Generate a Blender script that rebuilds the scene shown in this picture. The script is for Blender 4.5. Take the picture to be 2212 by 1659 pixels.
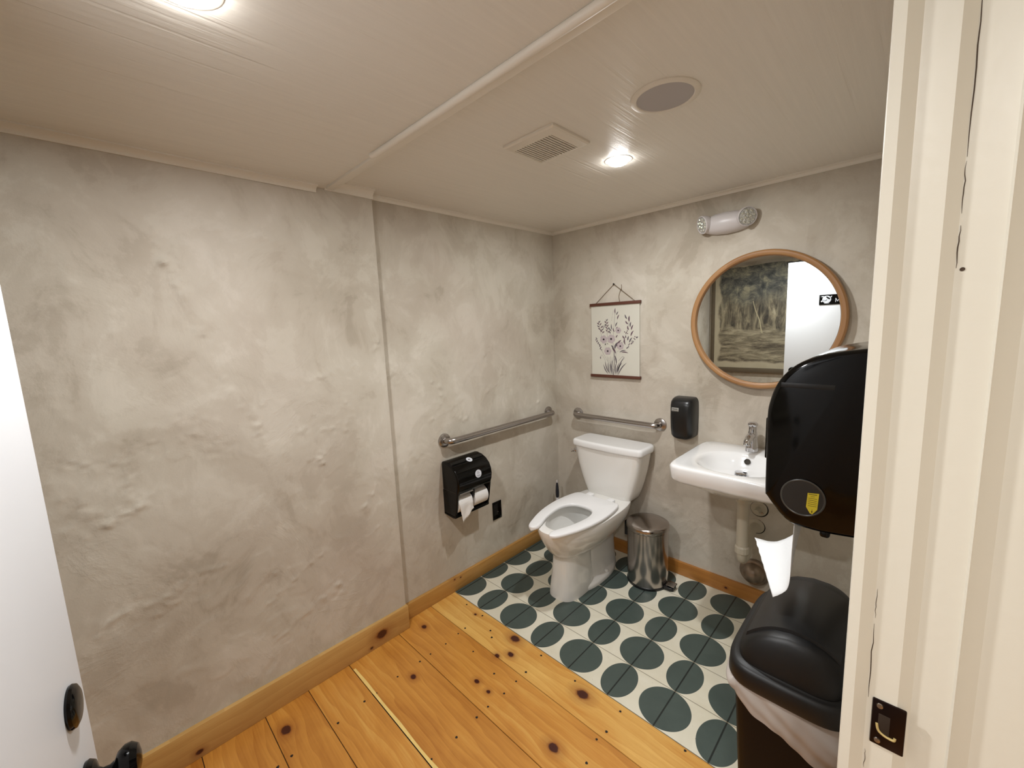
import bpy, bmesh, math, random
import numpy as np
from mathutils import Vector, Matrix, noise
random.seed(7)
pi = math.pi
for o in list(bpy.data.objects): bpy.data.objects.remove(o)
SC = bpy.context.scene
COL = SC.collection

# ------------------------------------------------------------------ camera
R_ = Vector((0.71369045, 0.69920396, -0.04194946))
U_ = Vector((-0.06496076, 0.12569908, 0.98993931))
F_ = Vector((-0.6974425, 0.70378517, -0.13513105))
cam = bpy.data.cameras.new('camera')
camo = bpy.data.objects.new('camera', cam); COL.objects.link(camo)
M = Matrix((R_, U_, -F_)).transposed().to_4x4()
M.translation = Vector((1.89229681, -2.36788481, 1.54733995))
camo.matrix_world = M
cam.sensor_fit = 'HORIZONTAL'; cam.sensor_width = 36.0
cam.lens = 890.975 / 2212 * 36.0
cam.shift_x = -0.9 / 2212; cam.shift_y = -2.03 / 2212
cam.clip_start = 0.01
SC.camera = camo

# ------------------------------------------------------------------ world, exposure, big lights
SC.view_settings.view_transform = 'Standard'
SC.view_settings.look = 'None'
SC.view_settings.gamma = 1
SC.view_settings.exposure = 0.0
w = bpy.data.worlds.new('world'); SC.world = w; w.use_nodes = True
w.node_tree.nodes['Background'].inputs[0].default_value = (1, 0.88, 0.72, 1)
w.node_tree.nodes['Background'].inputs[1].default_value = 0.03

def area(name, loc, size, power, col=(.985, 1, 1), rot=(0, 0, 0), shape='DISK'):
    l = bpy.data.lights.new(name, 'AREA'); l.shape = shape; l.size = size
    l.energy = power; l.color = col
    o = bpy.data.objects.new(name, l); COL.objects.link(o); o.location = loc; o.rotation_euler = rot
    return o
ZF, ZN = 2.188, 2.158          # far and near ceiling heights
LAMP1 = (0.987, -0.80, ZF)
LAMP2 = (0.945, -2.182, ZN)
LAMPS_POWER = (11.8, 14.8)
# the two ceiling spots of the room and an added, unseen fill in the hall to brighten the jamb
area('ceiling_spot_light', (LAMP1[0], LAMP1[1], LAMP1[2] - .017), .075, LAMPS_POWER[0])
area('ceiling_spot_light', (LAMP2[0], LAMP2[1], LAMP2[2] - .017), .075, LAMPS_POWER[1], (.985, .995, 1))
area('jamb_fill_light', (2.32, -3.12, 2.28), .25, 29, (1, .99, .965))

# ------------------------------------------------------------------ helpers
def S(*c):
    return tuple(((v / 255) / 12.92 if v / 255 <= .04045 else ((v / 255 + .055) / 1.055) ** 2.4) for v in c) + (1,)

def mat(name, col, rough=.5, metal=0, spec=.5, coat=0, bump=None, var=None, sss=0, trans=0, alpha=1, emit=None):
    m = bpy.data.materials.new(name); m.use_nodes = True
    nt = m.node_tree; b = nt.nodes['Principled BSDF']
    b.inputs['Base Color'].default_value = col
    b.inputs['Roughness'].default_value = rough
    b.inputs['Metallic'].default_value = metal
    b.inputs['Specular IOR Level'].default_value = spec
    b.inputs['Coat Weight'].default_value = coat
    b.inputs['Coat Roughness'].default_value = .06
    b.inputs['Alpha'].default_value = alpha
    b.inputs['Transmission Weight'].default_value = trans
    if emit:
        b.inputs['Emission Color'].default_value = emit[0]; b.inputs['Emission Strength'].default_value = emit[1]
    tc = nt.nodes.new('ShaderNodeTexCoord')
    if var:      # (scale, amount) brightness mottling
        n = nt.nodes.new('ShaderNodeTexNoise'); n.inputs['Scale'].default_value = var[0]; n.inputs['Detail'].default_value = 5
        nt.links.new(tc.outputs['Object'], n.inputs['Vector'])
        mx = nt.nodes.new('ShaderNodeMix'); mx.data_type = 'RGBA'
        a = tuple(c * (1 - var[1]) for c in col[:3]) + (1,); c2 = tuple(min(1, c * (1 + var[1])) for c in col[:3]) + (1,)
        mx.inputs[6].default_value = a; mx.inputs[7].default_value = c2
        nt.links.new(n.outputs['Fac'], mx.inputs[0]); nt.links.new(mx.outputs[2], b.inputs['Base Color'])
    if bump:     # (scale, strength, distance)
        n = nt.nodes.new('ShaderNodeTexNoise'); n.inputs['Scale'].default_value = bump[0]; n.inputs['Detail'].default_value = 4
        nt.links.new(tc.outputs['Object'], n.inputs['Vector'])
        bp = nt.nodes.new('ShaderNodeBump'); bp.inputs['Strength'].default_value = bump[1]; bp.inputs['Distance'].default_value = bump[2]
        nt.links.new(n.outputs['Fac'], bp.inputs['Height']); nt.links.new(bp.outputs[0], b.inputs['Normal'])
    return m

class NT:
    """tiny node builder"""
    def __init__(s, m): s.m = m; s.nt = m.node_tree; s.b = s.nt.nodes['Principled BSDF']
    def n(s, t, **k):
        nd = s.nt.nodes.new('ShaderNode' + t)
        for a, v in k.items(): setattr(nd, a, v)
        return nd
    def l(s, a, b): s.nt.links.new(a, b)
    def val(s, x, sock):
        if hasattr(x, 'links') or hasattr(x, 'is_linked'): s.l(x, sock)
        else: sock.default_value = x
    def math(s, op, a, b=None, c=None):
        nd = s.n('Math', operation=op); s.val(a, nd.inputs[0])
        if b is not None: s.val(b, nd.inputs[1])
        if c is not None: s.val(c, nd.inputs[2])
        return nd.outputs[0]
    def mix(s, f, a, b):
        nd = s.n('Mix', data_type='RGBA'); s.val(f, nd.inputs[0]); s.val(a, nd.inputs[6]); s.val(b, nd.inputs[7]); return nd.outputs[2]
    def ramp(s, f, pts):
        nd = s.n('ValToRGB'); cr = nd.color_ramp
        while len(cr.elements) < len(pts): cr.elements.new(.5)
        for e, (p, c) in zip(cr.elements, pts): e.position = p; e.color = c if len(c) == 4 else (*c, 1)
        s.val(f, nd.inputs[0]); return nd.outputs[0]
    def noise(s, v, scale, detail=4, rough=.5, dist=0):
        nd = s.n('TexNoise'); s.l(v, nd.inputs['Vector']); nd.inputs['Scale'].default_value = scale
        nd.inputs['Detail'].default_value = detail; nd.inputs['Roughness'].default_value = rough
        nd.inputs['Distortion'].default_value = dist; return nd.outputs['Fac']
    def mapping(s, v, scale=(1, 1, 1), loc=(0, 0, 0), rot=(0, 0, 0)):
        nd = s.n('Mapping'); s.l(v, nd.inputs[0]); nd.inputs['Scale'].default_value = scale
        nd.inputs['Location'].default_value = loc; nd.inputs['Rotation'].default_value = rot; return nd.outputs[0]
    def geo(s): return s.n('NewGeometry').outputs['Position']
    def bump(s, h, strength=.5, dist=.01, prev=None):
        nd = s.n('Bump'); s.l(h, nd.inputs['Height']); nd.inputs['Strength'].default_value = strength
        nd.inputs['Distance'].default_value = dist
        if prev is not None: s.l(prev, nd.inputs['Normal'])
        return nd.outputs[0]

def W_(f): return (f, f, f, 1)

class MB:
    def __init__(s): s.bm = bmesh.new(); s.mi = 0
    def _mark(s, fs):
        for f in fs: f.material_index = s.mi
    def box(s, x0, x1, y0, y1, z0, z1, bev=0, seg=2):
        b = bmesh.new(); bmesh.ops.create_cube(b, size=1)
        for v in b.verts:
            v.co = Vector(((x0 + x1) / 2 + v.co.x * (x1 - x0), (y0 + y1) / 2 + v.co.y * (y1 - y0), (z0 + z1) / 2 + v.co.z * (z1 - z0)))
        if bev: bmesh.ops.bevel(b, geom=b.edges[:], offset=bev, segments=seg, affect='EDGES', profile=.5)
        return s.add(b)
    def add(s, b, mtx=None):
        if mtx is not None: b.transform(mtx)
        me = bpy.data.meshes.new('tmp'); b.to_mesh(me); b.free()
        n0 = len(s.bm.faces); s.bm.from_mesh(me); bpy.data.meshes.remove(me)
        s.bm.faces.ensure_lookup_table(); s._mark(s.bm.faces[n0:]); return s
    def rings(s, rings, close=True, cap0=True, cap1=True):
        vs = [[s.bm.verts.new(p) for p in r] for r in rings]
        fs = []
        n = len(rings[0])
        for a, b in zip(vs, vs[1:]):
            for i in range(n if close else n - 1):
                j = (i + 1) % n
                try: fs.append(s.bm.faces.new((a[i], a[j], b[j], b[i])))
                except ValueError: pass
        if cap0: fs.append(s.bm.faces.new(vs[0][::-1]))
        if cap1: fs.append(s.bm.faces.new(vs[-1]))
        s._mark(fs); return s
    def tube(s, path, r, seg=16, cap=True):
        path = [Vector(p) for p in path]; rs = r if isinstance(r, (list, tuple)) else [r] * len(path)
        t0 = (path[1] - path[0]).normalized(); up = Vector((0, 0, 1)) if abs(t0.z) < .9 else Vector((1, 0, 0))
        nrm = t0.cross(up).normalized(); out = []
        for i, p in enumerate(path):
            a = path[max(i - 1, 0)]; b = path[min(i + 1, len(path) - 1)]
            t = (b - a).normalized(); nrm = (nrm - t * nrm.dot(t)).normalized(); bn = t.cross(nrm)
            out.append([p + (nrm * math.cos(k * 2 * pi / seg) + bn * math.sin(k * 2 * pi / seg)) * rs[i] for k in range(seg)])
        return s.rings(out, True, cap, cap)
    def lathe(s, prof, c, axis=(0, 0, 1), seg=48, cap0=True, cap1=True):
        """prof: (radius, height) pairs along axis from c"""
        ax = Vector(axis).normalized(); up = Vector((0, 0, 1)) if abs(ax.z) < .9 else Vector((1, 0, 0))
        a = ax.cross(up).normalized(); b = ax.cross(a); c = Vector(c)
        return s.rings([[c + ax * h + (a * math.cos(k * 2 * pi / seg) + b * math.sin(k * 2 * pi / seg)) * max(r, 1e-5) for k in range(seg)] for r, h in prof], True, cap0, cap1)
    def poly(s, pts, depth=None):
        """flat polygon (ngon); depth = extrusion vector"""
        if depth is None:
            s._mark([s.bm.faces.new([s.bm.verts.new(p) for p in pts])]); return s
        d = Vector(depth); return s.rings([[Vector(p) for p in pts], [Vector(p) + d for p in pts]])
    def build(s, name, mats, parent=None, smooth=True, angle=35, props=None, sub=0, bev=0, root=None):
        bmesh.ops.recalc_face_normals(s.bm, faces=s.bm.faces[:])
        me = bpy.data.meshes.new(name)
        off = Vector((0, 0, 0))
        base = parent
        while base is not None and base.parent is not None: base = base.parent
        if base is not None: off = base.location
        elif root is not None: off = Vector(root)
        for v in s.bm.verts: v.co -= off
        s.bm.to_mesh(me); s.bm.free()
        for m in (mats if isinstance(mats, (list, tuple)) else [mats]): me.materials.append(m)
        o = bpy.data.objects.new(name, me); COL.objects.link(o)
        if parent is not None: o.parent = parent
        elif root is not None: o.location = root
        if bev:
            md = o.modifiers.new('bevel', 'BEVEL'); md.width = bev; md.segments = 3; md.limit_method = 'ANGLE'; md.angle_limit = math.radians(40)
        if sub:
            md = o.modifiers.new('sub', 'SUBSURF'); md.levels = sub; md.render_levels = sub
        if smooth:
            for p in me.polygons: p.use_smooth = True
            if not sub: me.set_sharp_from_angle(angle=math.radians(angle))
        for k, v in (props or {}).items(): o[k] = v
        return o

def thing(name, label, cat, loc, group=None):
    o = bpy.data.objects.new(name, None); COL.objects.link(o); o.location = loc; o.empty_display_size = .05
    o['label'] = label; o['category'] = cat
    if group: o['group'] = group
    return o
ST = {'kind': 'structure'}
def T(label, cat, group=None):
    d = {'label': label, 'category': cat}
    if group: d['group'] = group
    return d

def sring(cx, cy, z, a, b, n=2.5, seg=48, bf=None, nf=None):
    """superellipse ring in the horizontal plane; bf/nf = front (-y) half-length and exponent"""
    out = []
    for k in range(seg):
        t = 2 * pi * k / seg; c, s_ = math.cos(t), math.sin(t)
        bb = b if s_ >= 0 or bf is None else bf; nn = n if s_ >= 0 or nf is None else nf
        x = math.copysign(abs(c) ** (2 / nn), c) * a; y = math.copysign(abs(s_) ** (2 / nn), s_) * bb
        out.append(Vector((cx + x, cy + y, z)))
    return out

def bez(p, n=12):
    """smooth path through points (Catmull-Rom)"""
    p = [Vector(q) for q in p]; out = []
    for i in range(len(p) - 1):
        p0 = p[max(i - 1, 0)]; p1 = p[i]; p2 = p[i + 1]; p3 = p[min(i + 2, len(p) - 1)]
        for k in range(n):
            t = k / n
            out.append(.5 * ((2 * p1) + (p2 - p0) * t + (2 * p0 - 5 * p1 + 4 * p2 - p3) * t * t + (3 * p1 - p0 - 3 * p2 + p3) * t ** 3))
    out.append(p[-1]); return out

def rounded(path, rad, n=8):
    """polyline with filleted corners"""
    path = [Vector(p) for p in path]; out = [path[0]]
    for a, b, c in zip(path, path[1:], path[2:]):
        u = (a - b).normalized(); v = (c - b).normalized(); p = b + u * rad; q = b + v * rad
        for k in range(n + 1):
            t = k / n; out.append(p * (1 - t) ** 2 + b * 2 * t * (1 - t) + q * t * t)
    out.append(path[-1]); return out

# ------------------------------------------------------------------ materials
def plaster_mat():
    m = bpy.data.materials.new('plaster'); m.use_nodes = True; n = NT(m)
    g = n.geo()
    v1 = n.mapping(g, (1, 1, 1.25), (3.1, 0.7, 1.3))
    big = n.noise(v1, 1.3, 5, .5, .3)
    mid = n.noise(n.mapping(g, (1, 1, .8), (7, 2, 5)), 4.2, 8, .66, .5)
    fine = n.noise(g, 160, 3, .6)
    f1 = n.ramp(big, [(.34, W_(0)), (.50, W_(.55)), (.66, W_(1))])
    f2 = n.ramp(mid, [(.40, W_(0)), (.46, W_(.45)), (.54, W_(.6)), (.60, W_(1))])
    f = n.math('ADD', n.math('MULTIPLY', f1, .55), n.math('MULTIPLY', f2, .45))
    c = n.ramp(f, [(0, S(166, 156, 140)), (.30, S(186, 177, 162)), (.60, S(200, 193, 179)), (1, S(216, 210, 198))])
    # faint pink-grey wash in large clouds
    wash = n.ramp(n.noise(n.mapping(g, (1, 1, 1), (11, 4, 2)), 1.1, 3, .5, .4), [(.45, W_(0)), (.7, W_(.35))])
    c = n.mix(wash, c, S(196, 183, 172))
    n.l(c, n.b.inputs['Base Color'])
    n.b.inputs['Roughness'].default_value = .72; n.b.inputs['Specular IOR Level'].default_value = .3
    ridge = n.math('ABSOLUTE', n.math('SUBTRACT', n.noise(n.mapping(g, (1, 1, .75), (2, 9, 4)), 3.0, 9, .62, 1.6), .5))
    ridge = n.ramp(ridge, [(0, W_(1)), (.035, W_(.25)), (.12, W_(0))])
    mask = n.ramp(n.noise(g, 1.9, 3, .5), [(.50, W_(0)), (.62, W_(1))])
    h = n.math('MULTIPLY', ridge, mask)
    b1 = n.bump(h, .2, .005)
    b2 = n.bump(mid, .10, .006, b1)
    crust = n.noise(n.mapping(g, (1, 1, 1), (5, 5, 5)), 26, 8, .72, .3)
    cm = n.ramp(n.noise(n.mapping(g, (1, 1, .8), (1, 6, 3)), 2.6, 6, .65, .8), [(.52, W_(0)), (.60, W_(1)), (.70, W_(.6))])
    b2 = n.bump(n.math('MULTIPLY', crust, cm), .32, .005, b2)
    b3 = n.bump(fine, .25, .0012, b2)
    n.l(b3, n.b.inputs['Normal'])
    return m
PLASTER = plaster_mat()

def board_paint(name, col, axis='x', pitch=.083, near=False):
    m = bpy.data.materials.new(name); m.use_nodes = True; n = NT(m)
    g = n.geo(); sx = n.n('SeparateXYZ'); n.l(g, sx.inputs[0])
    fr = n.math('FRACT', n.math('DIVIDE', sx.outputs[0], pitch))
    d = n.math('ABSOLUTE', n.math('SUBTRACT', fr, .5))
    groove = n.ramp(d, [(0, W_(0)), (.03, W_(.1)), (.06, W_(1))])
    grain = n.noise(n.mapping(g, (70, 2.2, 1)), 1.0, 5, .65)
    c = n.mix(n.ramp(grain, [(.3, W_(0)), (.7, W_(1))]), tuple(v * .95 for v in col[:3]) + (1,), col)
    n.l(c, n.b.inputs['Base Color'])
    n.b.inputs['Roughness'].default_value = .42
    b1 = n.bump(groove, .30, .002); b2 = n.bump(grain, .5, .004, b1)
    n.l(b2, n.b.inputs['Normal'])
    return m
CEIL = board_paint('ceiling_board_paint', S(230, 225, 215))
TRIMP = mat('trim_paint', S(228, 222, 210), .45, bump=(30, .15, .002), var=(8, .03))
CREAM = mat('cream_gloss_paint', S(224, 219, 205), .38, bump=(55, .25, .0015), var=(5, .02))
DOORW = mat('white_door_paint', S(226, 228, 232), .35, bump=(140, .10, .0008))

def wood_mat(name, dark, midc, light, axis=0, knots=(), planks=None, rough=.32, coat=.25, scale=1.0):
    """pine: grain along axis (0 = x, 1 = y); knots = (x, y, r) on that surface"""
    m = bpy.data.materials.new(name); m.use_nodes = True; n = NT(m)
    g = n.geo(); sx = n.n('SeparateXYZ'); n.l(g, sx.inputs[0])
    X, Y, Z = sx.outputs
    along, across = (X, Y) if axis == 0 else (Y, X)
    if axis == 2: along, across = X, Z
    if axis == 3: along, across = Y, Z
    # each plank shifts the grain
    shift = 0.0
    if planks:
        at = n.n('Attribute'); at.attribute_name = 'plank'; shift = at.outputs['Fac']
    # bend the across coordinate around knots
    acr = across; kmask = None; halo = None
    for (kx, ky, kr) in knots:
        dx = n.math('SUBTRACT', along, kx); dy = n.math('SUBTRACT', across, ky)
        e = n.math('MULTIPLY', n.math('ADD', n.math('MULTIPLY', n.math('MULTIPLY', dx, dx), .55), n.math('MULTIPLY', dy, dy)), 1 / (kr * kr))
        dist = n.math('SQRT', e)
        wobble = dist
        mk = n.math('SMOOTH_MIN', n.math('MULTIPLY', wobble, 1.0), 50.0, .0)
        kmask = mk if kmask is None else n.math('MINIMUM', kmask, mk)
        inf = n.math('DIVIDE', dy, n.math('ADD', n.math('MULTIPLY', e, .35), 1.0))
        acr = n.math('SUBTRACT', acr, n.math('MULTIPLY', inf, .75))
    cmb = n.n('CombineXYZ'); n.l(n.math('ADD', along, n.math('MULTIPLY', shift, 7.3)) if planks else along, cmb.inputs[0])
    n.l(n.math('ADD', acr, n.math('MULTIPLY', shift, 3.1)) if planks else acr, cmb.inputs[1])
    v = cmb.outputs[0]
    warp = n.noise(n.mapping(v, (1.2, 5, 1)), 1.6, 3, .5)
    rings = n.n('TexWave', wave_type='BANDS', bands_direction='Y', wave_profile='SAW')
    n.l(n.mapping(v, (.35, 1, 1)), rings.inputs['Vector'])
    rings.inputs['Scale'].default_value = 7 * scale; rings.inputs['Distortion'].default_value = 9
    rings.inputs['Detail'].default_value = 2.5; rings.inputs['Detail Scale'].default_value = .9; rings.inputs['Detail Roughness'].default_value = .45
    fine = n.noise(n.mapping(v, (4, 130, 1)), 1.0, 4, .6)
    patch = n.noise(n.mapping(v, (1.1, 2.2, 1), (4, 8, 0)), 2.2, 5, .6, .6)
    f = n.math('ADD', n.math('MULTIPLY', rings.outputs['Fac'], .10), n.math('MULTIPLY', fine, .24))
    f = n.math('ADD', f, n.math('MULTIPLY', warp, .30)); f = n.math('ADD', f, n.math('MULTIPLY', patch, .38))
    if planks: f = n.math('ADD', f, n.math('MULTIPLY', n.math('SUBTRACT', shift, .5), .42))
    c = n.ramp(f, [(.28, dark), (.52, midc), (.78, light)])
    if kmask is not None:
        rg = n.math('ADD', kmask, n.math('MULTIPLY', n.math('SUBTRACT', n.noise(g, 60, 3, .5), .5), .5))
        c = n.mix(n.ramp(n.math('MULTIPLY', rg, .25), [(.20, W_(.9)), (.34, W_(.35)), (.75, W_(0))]), c, S(128, 62, 18))
        c = n.mix(n.ramp(rg, [(.75, W_(1)), (.98, W_(0))]), c, S(66, 20, 8))
    n.l(c, n.b.inputs['Base Color'])
    n.b.inputs['Roughness'].default_value = rough; n.b.inputs['Coat Weight'].default_value = coat; n.b.inputs['Coat Roughness'].default_value = .3
    n.l(n.bump(f, .12, .002), n.b.inputs['Normal'])
    return m

FLOORKNOTS = [(.545, -1.066, .020), (.598, -1.152, .013), (.555, -1.2, .010), (.975, -1.102, .021), (.126, -1.324, .012),
              (.359, -1.536, .012), (.592, -1.359, .010), (.669, -1.36, .008), (.198, -2.017, .018), (1.024, -1.358, .017), (.258, -1.082, .006)]
WOODF = wood_mat('pine_floor', S(168, 102, 34), S(206, 143, 62), S(234, 188, 104), 0, FLOORKNOTS, planks=True)
BASEL = wood_mat('pine_baseboard_near', S(172, 126, 66), S(198, 156, 92), S(216, 178, 114), 3, [(-1.533, .058, .022), (-1.591, .018, .006), (-2.274, .027, .009)], rough=.4)
BASEF = wood_mat('pine_baseboard', S(156, 104, 46), S(184, 136, 70), S(202, 156, 88), 3, [(-1.033, .078, .004), (-.988, .071, .004)], rough=.4)
BASEN = wood_mat('pine_baseboard_back', S(150, 92, 38), S(178, 120, 54), S(192, 140, 74), 2, [(1.20, .03, .006)], rough=.4)
OAK = wood_mat('mirror_oak', S(132, 90, 50), S(160, 116, 70), S(184, 142, 94), 0, rough=.38)
DARKW = mat('dark_stained_wood', S(92, 52, 38), .5, var=(60, .25))
NAILM = mat('nail_iron', S(22, 14, 12), .6)
GAP = mat('floor_gap', S(30, 20, 12), .9)
PORC = mat('white_porcelain', S(243, 243, 243), .12, coat=.6)
PORC2 = mat('toilet_porcelain', S(242, 240, 236), .14, coat=.5)
SEATW = mat('white_seat_plastic', S(244, 244, 245), .22)
BLACKG = mat('black_gloss_plastic', S(6, 6, 6), .10, spec=.28)
BLACKS = mat('black_satin_plastic', S(20, 21, 22), .32)
BLACKM = mat('black_matte_plastic', S(8, 8, 9), .46, bump=(300, .1, .0006))
BINB = mat('brown_black_bin', S(13, 5, 4), .55, spec=.2)
STEEL = mat('brushed_steel', S(172, 167, 164), .27, metal=1, bump=(90, .05, .0005))
STEELD = mat('dark_brushed_steel', S(176, 169, 164), .2, metal=1)
CHROME = mat('chrome', S(205, 205, 208), .06, metal=1)
PAPER = mat('white_tissue', S(232, 230, 227), .85, bump=(90, .5, .0012))
TOWEL = mat('white_paper_towel', S(236, 238, 240), .85, bump=(140, .6, .0012))
LABELW = mat('white_label', S(216, 219, 226), .4)
LABELG = mat('grey_print', S(120, 124, 136), .5)
INK = mat('black_print', S(14, 14, 16), .5)
PVC = mat('white_pvc', S(198, 190, 172), .4)
PLASTW = mat('white_fixture_plastic', S(208, 203, 203), .35)
BEIGEP = mat('painted_metal_beige', S(224, 217, 204), .4)
GRILLE = mat('speaker_grille_cloth', S(182, 178, 178), .8, bump=(900, .6, .0008))
BLACKD = mat('black_void', S(12, 10, 8), .8)
YELLOW = mat('yellow_label', S(196, 176, 40), .5)
YELK = mat('yellow_label_print', S(112, 98, 20), .5)

def tile_mat():
    m = bpy.data.materials.new('circle_cement_tile'); m.use_nodes = True; n = NT(m)
    g = n.geo(); sx = n.n('SeparateXYZ'); n.l(g, sx.inputs[0])
    P = .2034
    u = n.math('DIVIDE', n.math('SUBTRACT', sx.outputs[0], .2383), P)
    v = n.math('DIVIDE', n.math('SUBTRACT', sx.outputs[1], -1.0348), P)
    uk = n.math('ROUND', u); du = n.math('SUBTRACT', u, uk)
    vk = n.math('FLOOR', v); dv = n.math('SUBTRACT', n.math('SUBTRACT', v, vk), .5)
    par = n.math('ABSOLUTE', n.math('MODULO', n.math('ADD', uk, vk), 2.0))     # 1 = wide, 0 = narrow
    a = n.math('ADD', .355, n.math('MULTIPLY', par, .138))
    e = n.math('ADD', n.math('POWER', n.math('DIVIDE', n.math('ABSOLUTE', du), a), 2.0), n.math('POWER', n.math('DIVIDE', n.math('ABSOLUTE', dv), .493), 2.0))
    disc = n.ramp(e, [(.985, W_(1)), (1.0, W_(0))])
    nz = n.noise(g, 9, 6, .6, .4); nz2 = n.noise(g, 3.1, 4, .6, .8)
    green = n.mix(nz, S(62, 74, 70), S(82, 94, 89)); cream = n.mix(n.ramp(nz2, [(.3, W_(0)), (.75, W_(1))]), S(218, 211, 188), S(236, 232, 216))
    specks = n.ramp(n.noise(g, 70, 2, .5), [(.73, W_(0)), (.78, W_(.5))])
    cream = n.mix(specks, cream, S(130, 118, 92))
    c = n.mix(disc, cream, green)
    gu = n.math('ABSOLUTE', du); gv = n.math('SUBTRACT', .5, n.math('ABSOLUTE', dv))
    lu = n.ramp(gu, [(.010, W_(1)), (.018, W_(0))]); lv = n.ramp(gv, [(.004, W_(.8)), (.012, W_(0))])
    line = n.math('MAXIMUM', lu, lv)
    c = n.mix(line, c, n.mix(disc, S(120, 108, 84), S(28, 34, 32)))
    n.l(c, n.b.inputs['Base Color']); n.b.inputs['Roughness'].default_value = .42
    inv = n.math('SUBTRACT', 1.0, line)
    n.l(n.bump(nz, .1, .002, n.bump(inv, .4, .0015)), n.b.inputs['Normal'])
    return m
TILE = tile_mat()

# ------------------------------------------------------------------ structure
XR = 1.863      # inner face of the right wall
YS = -2.97      # front (near) wall behind the camera's left
YB = -1.382     # where the near part of the left wall steps out
XN = .057       # how far it steps out
YJ = -1.697     # right door jamb
YH = -2.632     # hinge jamb

def relief(strokes, a, b, rnd):
    """height of trowel marks at wall coordinates (a = along, b = up) ; numpy grids"""
    h = np.zeros_like(a)
    for pts, wdt, ht in strokes:
        d = np.full_like(a, 9.)
        for (x0, z0), (x1, z1) in zip(pts, pts[1:]):
            L = (x1 - x0) ** 2 + (z1 - z0) ** 2 + 1e-9
            t = np.clip(((a - x0) * (x1 - x0) + (b - z0) * (z1 - z0)) / L, 0, 1)
            d = np.minimum(d, np.hypot(a - x0 - t * (x1 - x0), b - z0 - t * (z1 - z0)))
        h += .62 * ht * np.exp(-(d / (wdt * .9)) ** 2) * np.clip(2.6 * rnd - .75, -.25, 1.6)
    return h

def wall_grid(mb, a0, a1, z0, z1, step, P, strokes, amp=.0022, seed=0):
    na = int((a1 - a0) / step) + 1; nz = int((z1 - z0) / step) + 1
    A = np.linspace(a0, a1, na); Zz = np.linspace(z0, z1, nz)
    ga, gz = np.meshgrid(A, Zz)
    rn = np.array([[noise.noise(Vector((x * 26, z * 30, seed))) * .45 + noise.noise(Vector((x * 85, z * 85, seed))) * .25 + .5 for x in A] for z in Zz])
    lo = np.array([[noise.noise(Vector((x * 2.2 + seed, z * 2.6, seed))) + .5 * noise.noise(Vector((x * 7, z * 6 + seed, seed))) for x in A] for z in Zz])
    # feathered patches: edges of overlapping plaster coats
    pt = np.array([[noise.fractal(Vector((x * 3.1 + 9 * seed, z * 2.3, 3 + seed)), 1, 2, 4) for x in A] for z in Zz])
    step_edge = 1 / (1 + np.exp(-(pt - .14) * 110)) * .0015 + 1 / (1 + np.exp(-(-pt - .20) * 90)) * .0012 + 1 / (1 + np.exp(-(pt - .42) * 120)) * .0012
    h = relief(strokes, ga, gz, rn) + lo * amp + step_edge
    rs = random.Random(seed * 11 + 5)                      # crumbly bits where the trowel skipped
    spots_ = []
    for pts, wdt, ht in strokes:
        for _ in range(26):
            i_ = rs.randrange(len(pts) - 1); t_ = rs.random()
            spots_.append((pts[i_][0] * (1 - t_) + pts[i_ + 1][0] * t_ + rs.gauss(0, wdt * 1.1), pts[i_][1] * (1 - t_) + pts[i_ + 1][1] * t_ + rs.gauss(0, wdt * 1.1), rs.uniform(.005, .011), rs.uniform(-.0012, .0030)))
    for _ in range(46):                                    # scattered crusty islands
        a_, b_, sp_ = rs.uniform(a0, a1), rs.uniform(z0 + .3, z1), rs.uniform(.02, .06)
        for k_ in range(rs.randrange(5, 22)):
            spots_.append((a_ + rs.gauss(0, sp_ * .7), b_ + rs.gauss(0, sp_), rs.uniform(.005, .010), rs.uniform(-.0010, .0020)))
    for (pa, pb, rad_, hh_) in spots_:
        j0, j1 = np.searchsorted(A, [pa - 3 * rad_, pa + 3 * rad_]); i0, i1 = np.searchsorted(Zz, [pb - 3 * rad_, pb + 3 * rad_])
        if j1 > j0 and i1 > i0:
            h[i0:i1, j0:j1] += hh_ * np.exp(-((ga[i0:i1, j0:j1] - pa) ** 2 + (gz[i0:i1, j0:j1] - pb) ** 2) / rad_ ** 2)
    h = np.maximum(h, -.0022)
    edge = np.minimum.reduce([ga - a0, a1 - ga, gz - z0, z1 - gz]); h = h * np.clip(edge / .03, 0, 1)
    vs = [[mb.bm.verts.new(P(ga[i, j], gz[i, j], h[i, j])) for j in range(na)] for i in range(nz)]
    fs = []
    for i in range(nz - 1):
        for j in range(na - 1):
            fs.append(mb.bm.faces.new((vs[i][j], vs[i][j + 1], vs[i + 1][j + 1], vs[i + 1][j])))
    mb._mark(fs)

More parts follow.
